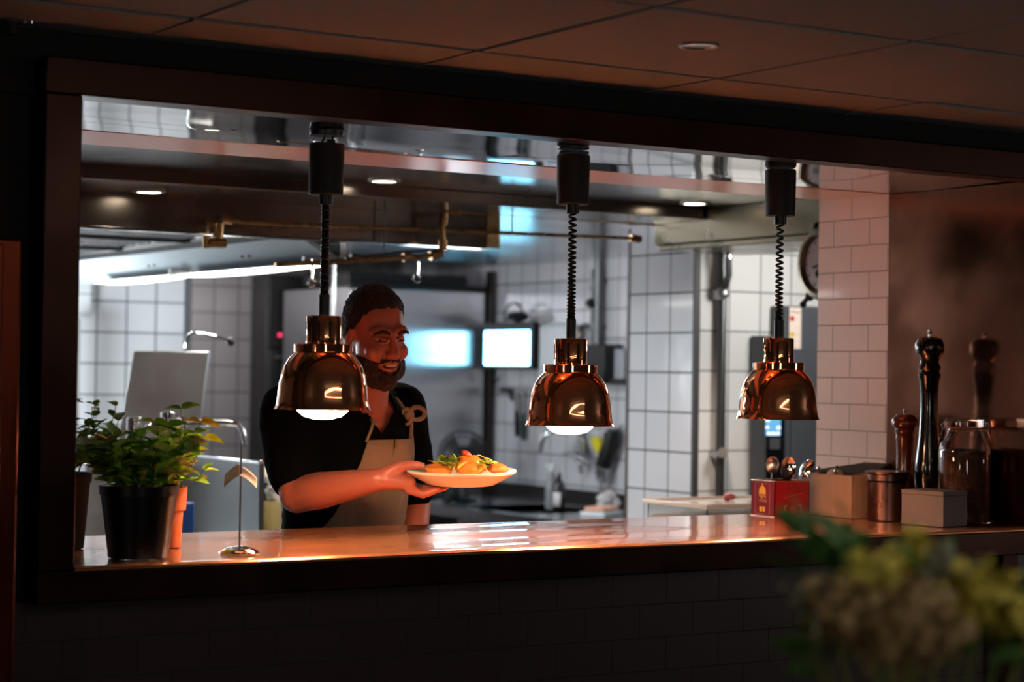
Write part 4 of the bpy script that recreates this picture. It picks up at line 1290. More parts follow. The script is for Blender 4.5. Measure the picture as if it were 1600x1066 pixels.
t = thing('cable_bundle', 'coiled black cables and cap lying on top of the lit screen', 'cables', a)
MB().ball(a + V((0.0, 0.0, 0.028)), (0.045, 0.09, 0.028), 16).build('cap', mat('dark_blue_cloth', '#0d0f17', 0.7), t)
MB().tube([a + V((0, 0.04 + 0.1 * math.cos(q * 0.3), 0.012 + 0.09 * max(0, math.sin(q * 0.3)))) for q in range(0, 22)], 0.006, 7).build('cable_loop', BLACK_PL, t)

# fan and bag on the counter in front of the fridge
c = V((5.27, 5.25, SZ))
fc = c + V((0, 0, 0.235))
t = thing('desk_fan', 'small black desk fan on the sink counter in front of the fridge', 'fan', c)
MB().lathe([(0.07, 0.0), (0.075, 0.01), (0.03, 0.022), (0.016, 0.06), (0.014, 0.11)], c + V((0, 0, 0.001)), 24).build('base', BLACK_PL, t)
nd = V((-0.5, -0.86, 0.05)).normalized()
Mf = align(nd)
cg = MB()
for s in (-0.03, 0.03):
    for r in (0.05, 0.1, 0.128):
        cg.tube([fc + Mf @ V((r * math.cos(a), r * math.sin(a), s * (1 if r > 0.11 else 1.4))) for a in [2 * PI * q / 32 for q in range(32)]], 0.003 if r < 0.12 else 0.006, 6, closed=True)
    for q in range(20):
        a = 2 * PI * q / 20
        cg.tube([fc + Mf @ V((0.02 * math.cos(a), 0.02 * math.sin(a), s * 1.45)), fc + Mf @ V((0.128 * math.cos(a), 0.128 * math.sin(a), s))], 0.0016, 4)
cg.build('cage', BLACK_PL, t)
MB().cyl(fc - nd * 0.09, fc - nd * 0.03, 0.045, 20).build('motor_housing', BLACK_PL, t)
bl_ = MB()
for q in range(3):
    a = 2 * PI * q / 3
    bl_.grid(lambda u, v: fc + Mf @ V(((0.02 + 0.095 * v) * math.cos(a + (u - 0.5) * 1.3), (0.02 + 0.095 * v) * math.sin(a + (u - 0.5) * 1.3), (u - 0.5) * 0.03)), 8, 5)
bl_.ball(fc, 0.022, 12)
bl_.build('fan_blades', mat('smoke_grey_plastic', '#3b3a3c', 0.3), t, solid=0.002)
c = V((5.1, 4.88 + 0.35, SZ))
m = MB()
for i in range(9):
    m.ball(c + V((rnd.uniform(-0.05, 0.09), rnd.uniform(-0.12, -0.03), 0.03 + rnd.uniform(-0.005, 0.03))), (0.035, 0.035, 0.03), 10)
tag(m.build('dark_cloth', mat('dark_cloth', '#14171a', 0.8, var=0.3), ang=60), 'crumpled dark cloth at the foot of the black desk fan', 'cloth')

# ---------------------------------------------------------------- right side: white wall, conduit, machine, cabinet
Q = lambda px, py, dy=0.0: atY(px, py, YSTUB - dy)
a, b = Q(1126, 395, 0.03), Q(1124, 800, 0.03)
t = thing('wall_conduit', 'vertical grey conduit with boxes running down the bright white tiled wall', 'conduit', b)
MB().tube([(b.x, b.y, 0.6), (b.x, b.y, ZK - 0.003)], 0.017, 12).build('pipe_run', PIPE_GREY, t)
MB().tube([Q(1138, 392, 0.09), Q(1138, 408, 0.09), Q(1138.5, 430, 0.08), Q(1134, 446, 0.07), Q(1128, 456, 0.05)], 0.013, 10).build('cable_arm', PIPE_GREY, t)
m = MB().ball(Q(1139, 390, 0.09), 0.026, 16)
m.cyl(Q(1138.5, 395, 0.09), Q(1138, 404, 0.09), 0.016)
m.build('lamp_joint', CHROME, t)
m = MB().box(Q(1113, 468, 0.001), Q(1123, 453, 0.05)).ball(Q(1129, 458, 0.05), 0.026, 12)
m.build('junction_box', STEEL_DULL, t)
m = MB().box(Q(1108, 714, 0.001), Q(1122, 705, 0.05)).cyl(Q(1129, 708, 0.02), Q(1129, 708, 0.075), 0.02)
m.build('socket', STEEL_DULL, t)
t = tag(MB().box(Q(1098, 388, 0.1), Q(1136, 393, 0.04)).build('lamp_bracket', BLACK_PL), 'short dark arm between the ceiling beam and the conduit joint', 'bracket')
# machine with display
YM = 2.235
x0, x1 = atY(1195, 660, YM).x, atY(1224, 660, YM).x
zt = atY(1205, 525, YM).z
t = thing('display_machine', 'narrow dark machine with a small blue display behind the rightmost heat lamp', 'machine', ((x0 + x1) / 2, YM + 0.1, 0))
xs = atY(1194, 660, YM + 0.0).x
MB().box((xs, YM + 0.002, 0.02), (x1, YM + 0.085, zt)).build('machine_body', GREY_PAINT, t, bevel=0.003)
MB().box((x0, YM - 0.012, 0.05), (x1 - 0.002, YM + 0.002, zt - 0.03)).build('front_panel', mat('black_glass_panel', '#0b0d12', 0.12, coat=0.5), t, bevel=0.002)
F = lambda px, py, d=0.0: atY(px, py, YM - 0.012 - d)
s_ = MB().box(F(1196, 681, 0.0), F(1220, 654, 0.004)).build('display', mat('blue_display', '#3f86b8', emit=(0.16, 0.40, 0.62), es=0.8), t)
m = MB().box(F(1197, 659, 0.005), F(1202, 655, 0.003)).box(F(1197, 670, 0.005), F(1201, 666, 0.003)).box(F(1214, 671, 0.005), F(1219, 666, 0.003))
for i in range(5):
    m.box(F(1199 + i * 4, 680, 0.005), F(1201.5 + i * 4, 675 + (i % 2), 0.003))
m.build('display_icons', mat('white_display_icon', '#e8f2ff', emit=(0.75, 0.88, 1.0), es=1.0), s_)
MB().box(F(1202, 702, 0.0), F(1219, 685, 0.004)).build('card_slot', GREY_PAINT, t)
# grey cabinet with poster
x0c = atY(1226, 600, YM).x
zt = atY(1250, 478.5, YM).z
t = thing('wall_cabinet', 'tall blue-grey metal cabinet with a paper notice beside the tiled pier', 'cabinet', (x0c + 0.25, YM + 0.15, 0))
MB().box((x0c, YM, 0.02), (x0c + 0.55, YM + 0.085, zt)).build('cabinet_body', GREY_PAINT, t, bevel=0.004)
MB().box((x0c + 0.03, YM - 0.012, 0.06), (x0c + 0.53, YM, zt - 0.01)).build('door', GREY_PAINT, t, bevel=0.003)
G = lambda px, py, d=0.0: atY(px, py, YM - 0.012 - d)
for px in (1243, 1255, 1262):
    MB().cyl(G(px, 550, -0.002), G(px, 550, 0.001), 0.0028, 10).build('screw_hole', BLACK_MATT, t)
a, b = G(1232.5, 545, 0.0004), G(1252, 481, 0.0016)
t = thing('notice', 'white paper notice with a red dot and a yellow dot on the grey cabinet', 'notice', ((a.x + b.x) / 2, YM - 0.013, a.z))
MB().box(a, b).build('paper_sheet', mat('notice_paper', '#dccbbf', 0.7), t)
W_, H_ = b.x - a.x, b.z - a.z
yf = min(a.y, b.y)
MB().cyl((a.x + W_ * 0.24, yf + 0.0002, b.z - H_ * 0.27), (a.x + W_ * 0.24, yf - 0.0006, b.z - H_ * 0.27), W_ * 0.19, 24).build('red_dot', mat('red_print', '#b02a30', 0.6), t)
MB().lathe([(W_ * 0.2, 0), (W_ * 0.2, 0.0008)], (a.x + W_ * 0.24, yf + 0.0002, b.z - H_ * 0.66), 6, M=align((0, -1, 0))).build('yellow_dot', mat('yellow_dot_print', '#c9a30e', 0.6), t)
INK = mat('grey_ink', '#554c4a', 0.8)
text_mesh('heading_text', 'S.Prove', H_ * 0.1, face_M((a.x + W_ * 0.5, yf - 0.0003, b.z - H_ * 0.11), (1, 0, 0), (0, 0, 1)), INK, t)
m = MB()
for z, f in ((0.28, 0.3), (0.48, 0.36), (0.66, 0.36), (0.8, 0.25)):
    m.tube([(a.x + W_ * (0.52 + f * q / 6), yf - 0.0003, b.z - H_ * (z + 0.006 * (-1) ** q)) for q in range(7)], 0.0006, 4)
m.build('handwriting', mat('pale_ink', '#9a8880', 0.8), t)

# round dial on the ceiling beam
c = V((4.165, 1.2, 0))
c.z = atX(1277, 412, 4.165).z
t = thing('wall_clock', 'round bronze-rimmed dial half hidden behind the tiled pier', 'clock', c)
BRONZE = mat('dark_bronze', (0.13, 0.105, 0.075), 0.3, 1.0, var=0.3, vs=20)
Mx = align((-1, 0, 0))
MB().lathe([(0.118, 0.0), (0.118, 0.03), (0.112, 0.04), (0.098, 0.043), (0.088, 0.036), (0.087, 0.03)], c + V((0.03, 0, 0)), 48, M=Mx, caps=False).build('rim', BRONZE, t)
MB().lathe([(0.117, 0.0), (0.117, 0.004), (0.001, 0.005)], c + V((0.032, 0, 0)), 40, M=Mx).build('back_plate', BRONZE, t)
dl = MB().lathe([(0.0885, 0.028), (0.0885, 0.031), (0.001, 0.0312)], c + V((0.03, 0, 0)), 40, M=Mx).build('dial_face', mat('pinkish_dial', '#8d6e66', 0.35, var=0.12, vs=9), t)
m = MB()
m.tube([c + V((-0.003, 0.0, 0.0)), c + V((-0.003, 0.045, -0.012))], 0.0035, 6)
m.tube([c + V((-0.003, 0.0, 0.0)), c + V((-0.003, 0.03, -0.03))], 0.003, 6)
m.ball(c + V((-0.003, 0.02, -0.036)), 0.009, 10)
m.build('hands', BLACK_PL, dl)
for q in range(12):
    a = 2 * PI * q / 12
    MB().obox(c + V((-0.0025, 0.076 * math.cos(a), 0.076 * math.sin(a))), (0.001, 0.004, 0.012), Matrix.Rotation(a - PI / 2, 3, 'X')).build('hour_mark', MATS.get('dial_ink') or mat('dial_ink', '#4a3632', 0.6), dl)
a = c + V((0.015, 0.105 * 0.75, -0.1))
m = MB().ball(a, 0.017, 12).cyl(a, a + V((-0.01, 0.02, -0.022)), 0.008)
m.ball(a + V((-0.01, 0.02, -0.026)), 0.012, 12)
m.build('latch_knob', BLACK_PL, t)
m = MB().tube([c + V((0.015, 0.03, 0.112)), c + V((0.02, 0.035, 0.13)), c + V((0.04, 0.03, 0.14))], 0.008, 8).tube([c + V((0.015, 0.06, 0.1)), c + V((0.02, 0.06, 0.125)), c + V((0.04, 0.055, 0.135))], 0.008, 8)
m.build('hanger', BRONZE, t)

# ---------------------------------------------------------------- downlights
LENS = mat('downlight_lens', '#ffffff', emit=(1.0, 0.86, 0.66), es=14)
RING = mat('downlight_ring', (0.6, 0.57, 0.54), 0.3, 1.0)


def downlight(name, label, p, z, lensmat, power, col, grp, r=0.036, blend=0.6, spot=2.2):
    t = thing(name, label, 'downlight', (p.x, p.y, z - 0.006), grp)
    MB().lathe([(r, 0.0), (r + 0.004, -0.005), (r + 0.012, -0.004), (r + 0.014, 0.0)], (p.x, p.y, z - 0.0005), 32, caps=False).build('ring', RING, t)
    MB().lathe([(0.0005, -0.004), (r, -0.0035)], (p.x, p.y, z), 32, caps=False).build('lens', lensmat, t)
    if power:
        l = bpy.data.lights.new(name + '_light', 'SPOT')
        l.energy = power
        l.color = col
        l.spot_size = spot
        l.spot_blend = blend
        l.shadow_soft_size = 0.03
        lo = bpy.data.objects.new(name + '_light', l)
        COL.objects.link(lo)
        lo.location = (p.x, p.y, z - 0.02)


WARM = (1.0, 0.83, 0.66)
downlight('downlight', 'lit ceiling downlight above the middle of the pass, left of the middle cord', atZ(600, 282, ZK), ZK, LENS, 60, (1.0, 0.76, 0.58), 'kitchen downlights')
downlight('downlight', 'lit ceiling downlight above the white tiled wall, right of the middle cord', atZ(1085, 317, ZK), ZK, LENS, 45, (1.0, 0.80, 0.66), 'kitchen downlights')
downlight('downlight', 'lit downlight in the low bulkhead at the left above the hood', atZ(233, 299, 2.05), 2.05, LENS, 14, WARM, 'kitchen downlights')
p = atZ(1091, 70, ZD)
downlight('ceiling_spotlight', 'unlit chrome spotlight in the dark dining room ceiling', p, ZD, mat('unlit_lens', '#8d8a88', 0.15, 0.6), 0, None, None, 0.026)
p = atZ(18, 30, ZD)
t = thing('sprinkler', 'small dark ceiling fitting in the left corner of the dining room ceiling', 'sprinkler', (p.x, p.y, ZD - 0.02))
MB().lathe([(0.006, -0.03), (0.014, -0.026), (0.012, -0.008), (0.02, -0.006), (0.02, 0)], (p.x, p.y, ZD - 0.0015), 16).build('fitting', BLACK_PL, t)
MB().lathe([(0.012, -0.036), (0.013, -0.031), (0.004, -0.03)], (p.x + 0.03, p.y, ZD + 0.03), 16).build('deflector', CHROME, t)

# copper panelled cupboard on the far left, catching a warm glow
p = atY(36, 374, -0.06)
t = thing('copper_cupboard', 'copper-fronted cupboard glowing dark red at the left edge beside the frame', 'cupboard', (0.9, 0.02, 0))
REDC = mat('red_copper_front', (0.13, 0.026, 0.014), 0.35, 1.0, var=0.25, vs=4, stretch=(6, 6, 1), rvar=0.08)
MB().box((0.6, -0.055, 0.02), (p.x, 0.065, p.z)).build('cupboard_body', REDC, t, bevel=0.004)
MB().box((0.6, -0.062, 0.02), (p.x - 0.035, -0.055, p.z - 0.01)).build('door', REDC, t, bevel=0.003)

# ---------------------------------------------------------------- the cook
SKIN = mat('cook_skin', '#a15a48', 0.45, var=0.08, vs=12, sss=0.25)
SHIRT = mat('black_cotton', '#060607', 0.9, var=0.2, vs=30, bump=0.25, bs=26, dist=0.02)
SHIRT.node_tree.nodes['Principled BSDF'].inputs['Specular IOR Level'].default_value = 0.05
APRON = mat('beige_canvas', '#7f6854', 0.85, var=0.1, vs=18, bump=0.3, bs=22, dist=0.02)
HAIR = mat('short_brown_hair', '#1e100a', 0.75, var=0.6, vs=90, bump=1.0, bs=260)
BEARD = mat('red_brown_beard', '#34180e', 0.7, var=0.5, vs=70, bump=0.8, bs=240)
cook = thing('person', 'smiling bearded man in a black t-shirt and beige apron holding out a plate of food', 'person', (2.37, 1.02, 0.0))
HC = V((2.297, 0.68, 1.602))
fw = V((-0.03, -0.985, -0.2)).normalized()
lf = V((0, 0, 1)).cross(fw).normalized()
lf = (lf + V((0, 0, 0.04))).normalized()
upv = fw.cross(lf).normalized()
MH = Matrix((lf, fw, upv)).transposed()
h = lambda x, y, z: HC + MH @ V((x, y, z))
b = MB()
# head
b.ball(h(0, -0.014, 0.032), (0.0755, 0.094, 0.084), 28, MH)
b.ball(h(0, 0.024, -0.022), (0.0635, 0.07, 0.088), 28, MH)
b.ball(h(0, 0.03, -0.072), (0.052, 0.052, 0.046), 24, MH)
b.ball(h(0, 0.066, -0.096), (0.026, 0.022, 0.02), 16, MH)
b.limb([h(0, 0.09, 0.016), h(0, 0.104, -0.012), h(0, 0.112, -0.027)], [0.0085, 0.0105, 0.0125], 14)
for s in (-1, 1):
    b.ball(h(0.0125 * s, 0.1, -0.03), (0.0095, 0.011, 0.008), 12, MH)
    b.limb([h(0.012 * s, 0.0885, 0.027), h(0.035 * s, 0.083, 0.031), h(0.054 * s, 0.064, 0.022)], [0.009, 0.010, 0.008], 12)
    b.ball(h(0.041 * s, 0.063, -0.028), (0.024, 0.022, 0.022), 16, MH)
    b.ball(h(0.079 * s, -0.012, -0.004), (0.009, 0.022, 0.032), 16, MH)
    b.ball(h(0.05 * s, 0.018, -0.072), (0.02, 0.035, 0.03), 14, MH)
b.limb([h(-0.022, 0.088, -0.051), h(0, 0.0955, -0.0505), h(0.022, 0.088, -0.051)], [0.005, 0.0062, 0.005], 10)
b.limb([h(-0.018, 0.087, -0.066), h(0, 0.0935, -0.067), h(0.018, 0.087, -0.066)], [0.005, 0.0068, 0.005], 10)
# neck
NB = V((2.345, 0.83, 1.43))
b.limb([h(0, -0.03, -0.05), HC.lerp(NB, 0.6) + V((0, 0.01, -0.02)), NB + V((0, 0.02, -0.02))], [0.056, 0.058, 0.068], 20)
# torso
YAWB = 0.27
MT = rotz(YAWB)
TL, TF = MT @ V((1, 0, 0)), MT @ V((0, -1, 0))
stat = [((2.37, 1.02, 0.9), 0.165, 0.115), ((2.365, 0.985, 1.05), 0.158, 0.118), ((2.352, 0.935, 1.18), 0.168, 0.118), ((2.34, 0.895, 1.30), 0.182, 0.115), ((2.335, 0.87, 1.375), 0.168, 0.098), ((2.338, 0.855, 1.415), 0.115, 0.08)]


def torso(mb, grow):
    for i in range(len(stat) - 1):
        for q in range(4):
            f = q / 4
            a, c_ = stat[i], stat[i + 1]
            p = V(a[0]).lerp(V(c_[0]), f)
            mb.ball(p, (a[1] + (c_[1] - a[1]) * f + grow, a[2] + (c_[2] - a[2]) * f + grow, 0.075 + grow * 0.5), 24, MT)


RS, RE, RW = V((2.145, 0.85, 1.405)), V((2.118, 0.735, 1.215)), V((2.213, 0.508, 1.262))
LS, LE, LW = V((2.515, 0.955, 1.41)), V((2.592, 1.0, 1.165)), V((2.50, 0.86, 1.0))
torso(b, -0.004)
b.limb([RS, RS.lerp(RE, 0.5), RE + V((0, -0.005, 0))], [0.058, 0.052, 0.044], 18)
b.limb([RE, RE.lerp(RW, 0.3), RE.lerp(RW, 0.7), RW], [0.043, 0.045, 0.035, 0.027], 18)
b.limb([LS, LS.lerp(LE, 0.5), LE], [0.058, 0.05, 0.043], 18)
b.limb([LE, LE.lerp(LW, 0.35), LW], [0.043, 0.042, 0.028], 18)
# right hand on the plate
PC = V((2.392, 0.425, 1.283))
d = (PC - RW)
d.z = 0
d.normalize()
nn = V((-d.y, d.x, 0))
W = RW
b.limb([W, W + d * 0.035 + V((0, 0, 0.002)), W + d * 0.072 + V((0, 0, -0.004))], [0.027, 0.026, 0.02], 14)
for e in (-0.022, 0.02):
    b.limb([W + d * 0.02 + nn * e * 0.5, W + d * 0.075 + nn * e + V((0, 0, -0.008))], [0.022, 0.0165], 12)
zf = PC.z - 0.032
for i, (e, ln) in enumerate(((0.034, 0.155), (0.013, 0.166), (-0.009, 0.158), (-0.031, 0.14))):
    k = W + d * 0.075 + nn * e * 0.85 + V((0, 0, -0.012 - 0.003 * i))
    p1 = W + d * 0.105 + nn * e + V((0, 0, zf - W.z - 0.009 - 0.004 * i))
    p2 = W + d * (0.105 + (ln - 0.105) * 0.55) + nn * e * 1.15 + V((0, 0, zf - W.z - 0.006 - 0.003 * i))
    p3 = W + d * ln + nn * e * 1.3 + V((0, 0, zf - W.z - 0.003 - 0.002 * i))
    b.limb([k, p1, p2, p3], [0.0115, 0.0098, 0.0088, 0.0075], 12)
b.limb([W + d * 0.02 + V((0, 0, 0.012)) - nn * 0.008, W + d * 0.05 + V((0, 0, 0.032)) - nn * 0.014, W + d * 0.078 + V((0, 0, 0.036)) - nn * 0.012, W + d * 0.105 + V((0, 0, 0.0335)) - nn * 0.006], [0.02, 0.0145, 0.0115, 0.009], 12)
# left hand, curled at his side
d2 = V((-0.35, -0.6, -0.7)).normalized()
n2 = V((0.8, -0.5, 0)).normalized()
b.limb([LW, LW + d2 * 0.05, LW + d2 * 0.085], [0.027, 0.03, 0.024], 12)
for i, e in enumerate((0.027, 0.009, -0.009, -0.026)):
    k = LW + d2 * 0.085 + n2 * e
    b.limb([k, k + d2 * 0.035 + V((0.004, 0.006, 0)), k + d2 * 0.055 + V((0.012, 0.028, 0)), k + d2 * 0.058 + V((0.016, 0.045, 0.006))], [0.0105, 0.0095, 0.0085, 0.007], 10)
b.limb([LW + d2 * 0.02 + n2 * 0.02, LW + d2 * 0.05 + n2 * 0.045, LW + d2 * 0.085 + n2 * 0.05], [0.014, 0.0115, 0.009], 10)
# legs
for s in (-1, 1):
    hp = V((2.37, 1.02, 0.88)) + TL * (0.085 * s)
    b.limb([hp, hp + V((0, 0.0, -0.38)), V((hp.x, 1.06, 0.1))], [0.08, 0.056, 0.04], 16)
    b.limb([V((hp.x, 1.06, 0.07)), V((hp.x, 0.9, 0.045))], [0.04, 0.03], 12)


def fused(name, mb, mt, voxel, parent, smooth=4, keep=False):
    o = mb.build(name, mt, None)
    md = o.modifiers.new('r', 'REMESH')
    md.mode = 'VOXEL'
    md.voxel_size = voxel
    sm = o.modifiers.new('s', 'SMOOTH')
    sm.iterations = smooth
    sm.factor = 0.5
    dg = bpy.context.evaluated_depsgraph_get()
    me = bpy.data.meshes.new_from_object(o.evaluated_get(dg))
    bpy.data.objects.remove(o)
    off = parent_off(parent)
    me.transform(Matrix.Translation(-off))
    me.polygons.foreach_set('use_smooth', [True] * len(me.polygons))
    o = bpy.data.objects.new(name, me)
    COL.objects.link(o)
    o.parent = parent
    return o


body = fused('body', b, SKIN, 0.0042, cook, 3)
OFF = parent_off(cook)
MHi = MH.transposed()
inhead = []
for v in body.data.vertices:
    p = v.co + OFF - HC
    if p.length < 0.2:
        q = MHi @ p
        if q.y > 0.03:
            dy = 0.0
            for s in (-1, 1):
                dd = ((q.x - 0.031 * s) / 0.019) ** 2 + ((q.z - 0.004) / 0.0115) ** 2
                dy -= 0.009 * math.exp(-dd)
                dl = ((q.x - s * (0.028 + 0.35 * (-0.03 - q.z))) / 0.006) ** 2 + ((q.z + 0.036) / 0.018) ** 2
                dy -= 0.0035 * math.exp(-dl)
            if abs(q.x) < 0.028:
                dy -= 0.005 * math.exp(-((q.z + 0.0585 - 0.006 * (q.x / 0.028) ** 2) / 0.004) ** 2) * (1 - (q.x / 0.028) ** 2)
            if dy:
                v.co += MH @ V((0, dy, 0))
                q = q + V((0, dy, 0))
        wz = min(1, max(0, (q.z + 0.135) / 0.05))
        sx = 1 - 0.13 * wz
        v.co += MH @ V((q.x * (sx - 1), 0, 0))
        q = V((q.x * sx, q.y, q.z))
        inhead.append((v.index, q.copy()))
body.data.update()
hq = dict(inhead)


def surf(x, z):
    best = -1
    for q in hq.values():
        if abs(q.x - x) < 0.0045 and abs(q.z - z) < 0.0045 and q.y > best:
            best = q.y
    return best


def shell(name, cond, thick, mt, fall=0.012, jitter=0.35):
    """hair grown from the head's own surface where cond(q) > 0"""
    me = body.data
    N_ = {}
    vs, fs = [], []
    for f in me.polygons:
        if all(i in hq for i in f.vertices):
            c = sum((hq[i] for i in f.vertices), V((0, 0, 0))) / len(f.vertices)
            if cond(c) > 0:
                idx = []
                for i in f.vertices:
                    if i not in N_:
                        cv = max(0.0, cond(hq[i]))
                        t_ = thick * min(1, cv / fall) * (1 + jitter * noise.noise(hq[i] * 140)) + 0.0003
                        N_[i] = len(vs)
                        vs.append(me.vertices[i].co + OFF + me.vertices[i].normal * t_)
                    idx.append(N_[i])
                fs.append(tuple(idx))
    return MB().add(vs, fs).build(name, mt, cook, ang=180)


def c_hair(q):
    top = q.z - (0.066 + (0.012 if q.y > 0.05 else 0)) if q.y > 0.03 else q.z - (-0.005 - 0.35 * (0.03 - q.y) + (0.07 * max(0, q.y + 0.005) / 0.035))
    line = 0.088 - 0.9 * max(0, abs(q.x) - 0.035) if q.y > 0.02 else 0
    return min(0.05, q.z - 0.077 + 1.1 * (0.06 - q.y) + 0.006 * noise.noise(q * 60) + 0.004 * noise.noise(q * 170) - 0.5 * max(0, 0.02 - abs(abs(q.x) - 0.045)) * (1 if q.y > 0.03 else 0))


def c_beard(q):
    lips = 1 - ((q.x / 0.027) ** 2 + ((q.z + 0.059) / 0.013) ** 2)
    if lips > 0 and q.y > 0.05:
        return -1
    lo = min(q.y + 0.0, 0.016 - (-q.z - 0.125) * 0 + 0.02)
    cheek = -0.05 - 0.02 * math.cos(min(1, abs(q.x) / 0.06) * PI) * 0 + 0.35 * max(0, abs(q.x) - 0.035)
    if abs(q.x) < 0.024 and q.y > 0.06 and q.z > -0.05:
        cheek = -0.0405
    return min(cheek - q.z, q.y - 0.004, q.z + 0.135)


shell('hair', c_hair, 0.0075, HAIR, 0.05, 0.6)
shell('beard', c_beard, 0.0085, BEARD, 0.014)
EYEW = mat('eye_white', '#8f7d72', 0.3)
IRIS = mat('dark_iris', '#1d120c', 0.2)
for s in (-1, 1):
    ex = 0.0275 * s
    y = surf(ex, 0.004) - 0.0098
    e = MB().ball(h(ex, y, 0.004), 0.0108, 16).build('eye', EYEW, cook)
    MB().ball(h(ex + 0.001, y + 0.0052, 0.0035), 0.0061, 12).build('iris', IRIS, e)
    m = MB()
    pts = [h(ex + 0.0145 * math.cos(a), surf(ex + 0.0145 * math.cos(a), 0.004 + 0.004 * math.sin(a)) + 0.0002 + 0.0025 * math.sin(a), 0.0045 + 0.0038 * math.sin(a)) for a in [PI * q / 10 for q in range(11)]]
    m.tube(pts, 0.0034, 6)
    pts = [h(ex + 0.0135 * math.cos(a), surf(ex + 0.0135 * math.cos(a), 0.002 - 0.004 * math.sin(a)) + 0.0003, 0.0015 - 0.0046 * math.sin(a)) for a in [PI * q / 10 for q in range(11)]]
    m.tube(pts, 0.0028, 6)
    m.build('upper_eyelid', SKIN, cook)
    pts = [h(x * s * 0.88, surf(x * s * 0.88, z) + 0.0012, z) for x, z in ((0.012, 0.0215), (0.022, 0.0255), (0.034, 0.027), (0.046, 0.0235), (0.053, 0.018))]
    MB().tube(pts, [0.003, 0.0045, 0.0045, 0.0035, 0.0015], 8).build('eyebrow', BEARD, cook)
y = surf(0, -0.052)
m = MB().ball(h(0, y - 0.012, -0.0585), (0.019, 0.011, 0.0075), 16, MH)
mo = m.build('mouth', mat('mouth_inside', '#4a1a18', 0.5), cook)
MB().ball(h(0, y - 0.0105, -0.056), (0.0165, 0.0108, 0.0038), 16, MH).build('teeth', mat('teeth', '#d8c8b6', 0.3), mo)
# t-shirt
s_ = MB()
torso(s_, 0.011)
s_.limb([RS + V((0, 0, 0.004)), RS.lerp(RE, 0.4), RS.lerp(RE, 0.72)], [0.071, 0.068, 0.066], 20)
s_.limb([LS + V((0, 0, 0.004)), LS.lerp(LE, 0.4), LS.lerp(LE, 0.8)], [0.071, 0.066, 0.062], 20)
s_.limb([NB + V((-0.05, 0.02, -0.025)), RS + V((0.02, 0, 0.006))], [0.045, 0.06], 16)
s_.limb([NB + V((0.05, 0.04, -0.025)), LS + V((-0.02, 0, 0.006))], [0.045, 0.06], 16)
shirt = fused('t_shirt', s_, SHIRT, 0.0062, cook, 6)
# neckline and folds
me = shirt.data
for v in me.vertices:
    p = v.co + OFF
    v.co += v.normal * (0.004 * noise.noise(V((p.x * 9, p.y * 9, p.z * 14))) + 0.002 * noise.noise(p * 33))
keep_v, keep_f, remap = [], [], {}
for f in me.polygons:
    c = f.center + OFF
    r = c - NB
    x, y = r.dot(TL), r.dot(TF)
    cut = (y > 0.0 and abs(x) < 0.05 * min(1, max(0, (r.z + 0.072) / 0.06))) or (r.z > -0.02 and abs(x) < 0.06 and y > -0.08)
    if cut:
        continue
    idx = []
    for i in f.vertices:
        if i not in remap:
            remap[i] = len(keep_v)
            keep_v.append(me.vertices[i].co + OFF)
        idx.append(remap[i])
    keep_f.append(tuple(idx))
bpy.data.objects.remove(shirt)
shirt = MB().add(keep_v, keep_f).build('t_shirt', SHIRT, cook, ang=180, solid=-0.002)
from mathutils.bvhtree import BVHTree
tree = BVHTree.FromPolygons([tuple(v) for v in keep_v], keep_f)


def front(x, z, off):
    c = V((2.36, 0.95, z))
    for sh in (0, 0.01, -0.01, 0.02, -0.02, 0.03, -0.03):
        o = c + TL * x + TF * 0.6
        o.z = z + sh
        hit = tree.ray_cast(o, -TF)
        if hit[0] is not None:
            p = hit[0].copy()
            p.z = z
            return p + TF * off
    return None


# apron
def apron(u, v):
    z = 0.52 + v * (1.345 - 0.52)
    wd = 0.185 if v < 0.55 else 0.185 - (v - 0.55) / 0.45 * 0.085
    x = (u - 0.5) * 2 * wd + 0.005
    zz = max(z, 0.86)
    p = None
    xx = x
    while p is None and abs(xx) > 0.001:
        p = front(xx, zz, 0.008)
        if p is None:
            xx *= 0.95
    if p is None:
        p = V((2.38, 0.86, z))
    p = p + TL * (x - xx) + TF * (-(abs(x - xx)) * 0.8)
    p.z = z
    p += TF * (0.004 * math.sin(x * 60 + z * 9) * (1 - 0.5 * v) + 0.002)
    return p


ap = MB().grid(apron, 36, 44).build('apron', APRON, cook, ang=180, solid=0.0015)
st_ = MB()
for s in (-1, 1):
    pts = []
    for f in [q / 10 for q in range(11)]:
        x = s * (0.098 - 0.038 * f)
        z = 1.34 + 0.105 * f
        p = front(x, z, 0.007)
        if p is None:
            continue
        pts.append(p)
    if len(pts) > 2:
        pts.append(NB + TL * (0.062 * s) + V((0, 0.03, 0.02)))
        st_.tube(pts, 0.008, 8, flat=0.4)
st_.build('neck_strap', APRON, ap)
kn = front(0.075, 1.405, 0.014)
m = MB()
m.ball(kn, (0.016, 0.013, 0.016), 12)
m.tube([kn + V((0.022 + 0.022 * math.cos(a), -0.006, 0.004 + 0.016 * math.sin(a))) for a in [2 * PI * q / 16 for q in range(16)]], 0.006, 8, closed=True)
m.tube([kn + V((-0.012 + 0.014 * math.cos(a), -0.008, -0.004 + 0.02 * math.sin(a))) for a in [2 * PI * q / 16 for q in range(16)]], 0.005, 8, closed=True)
m.tube(bezier(kn, kn + V((0.01, -0.01, -0.02)), kn + V((0.002, -0.006, -0.04)), kn + V((0.008, 0, -0.06)), 8), 0.005, 8)
m.build('strap_knot', APRON, ap)
m = MB()
for s in (-1, 1):
    hp = V((2.37, 1.02, 0.88)) + TL * (0.085 * s)
    m.limb([hp + V((0, 0, 0.0)), hp + V((0, 0, -0.38)), V((hp.x, 1.06, 0.11))], [0.1, 0.082, 0.07], 18)
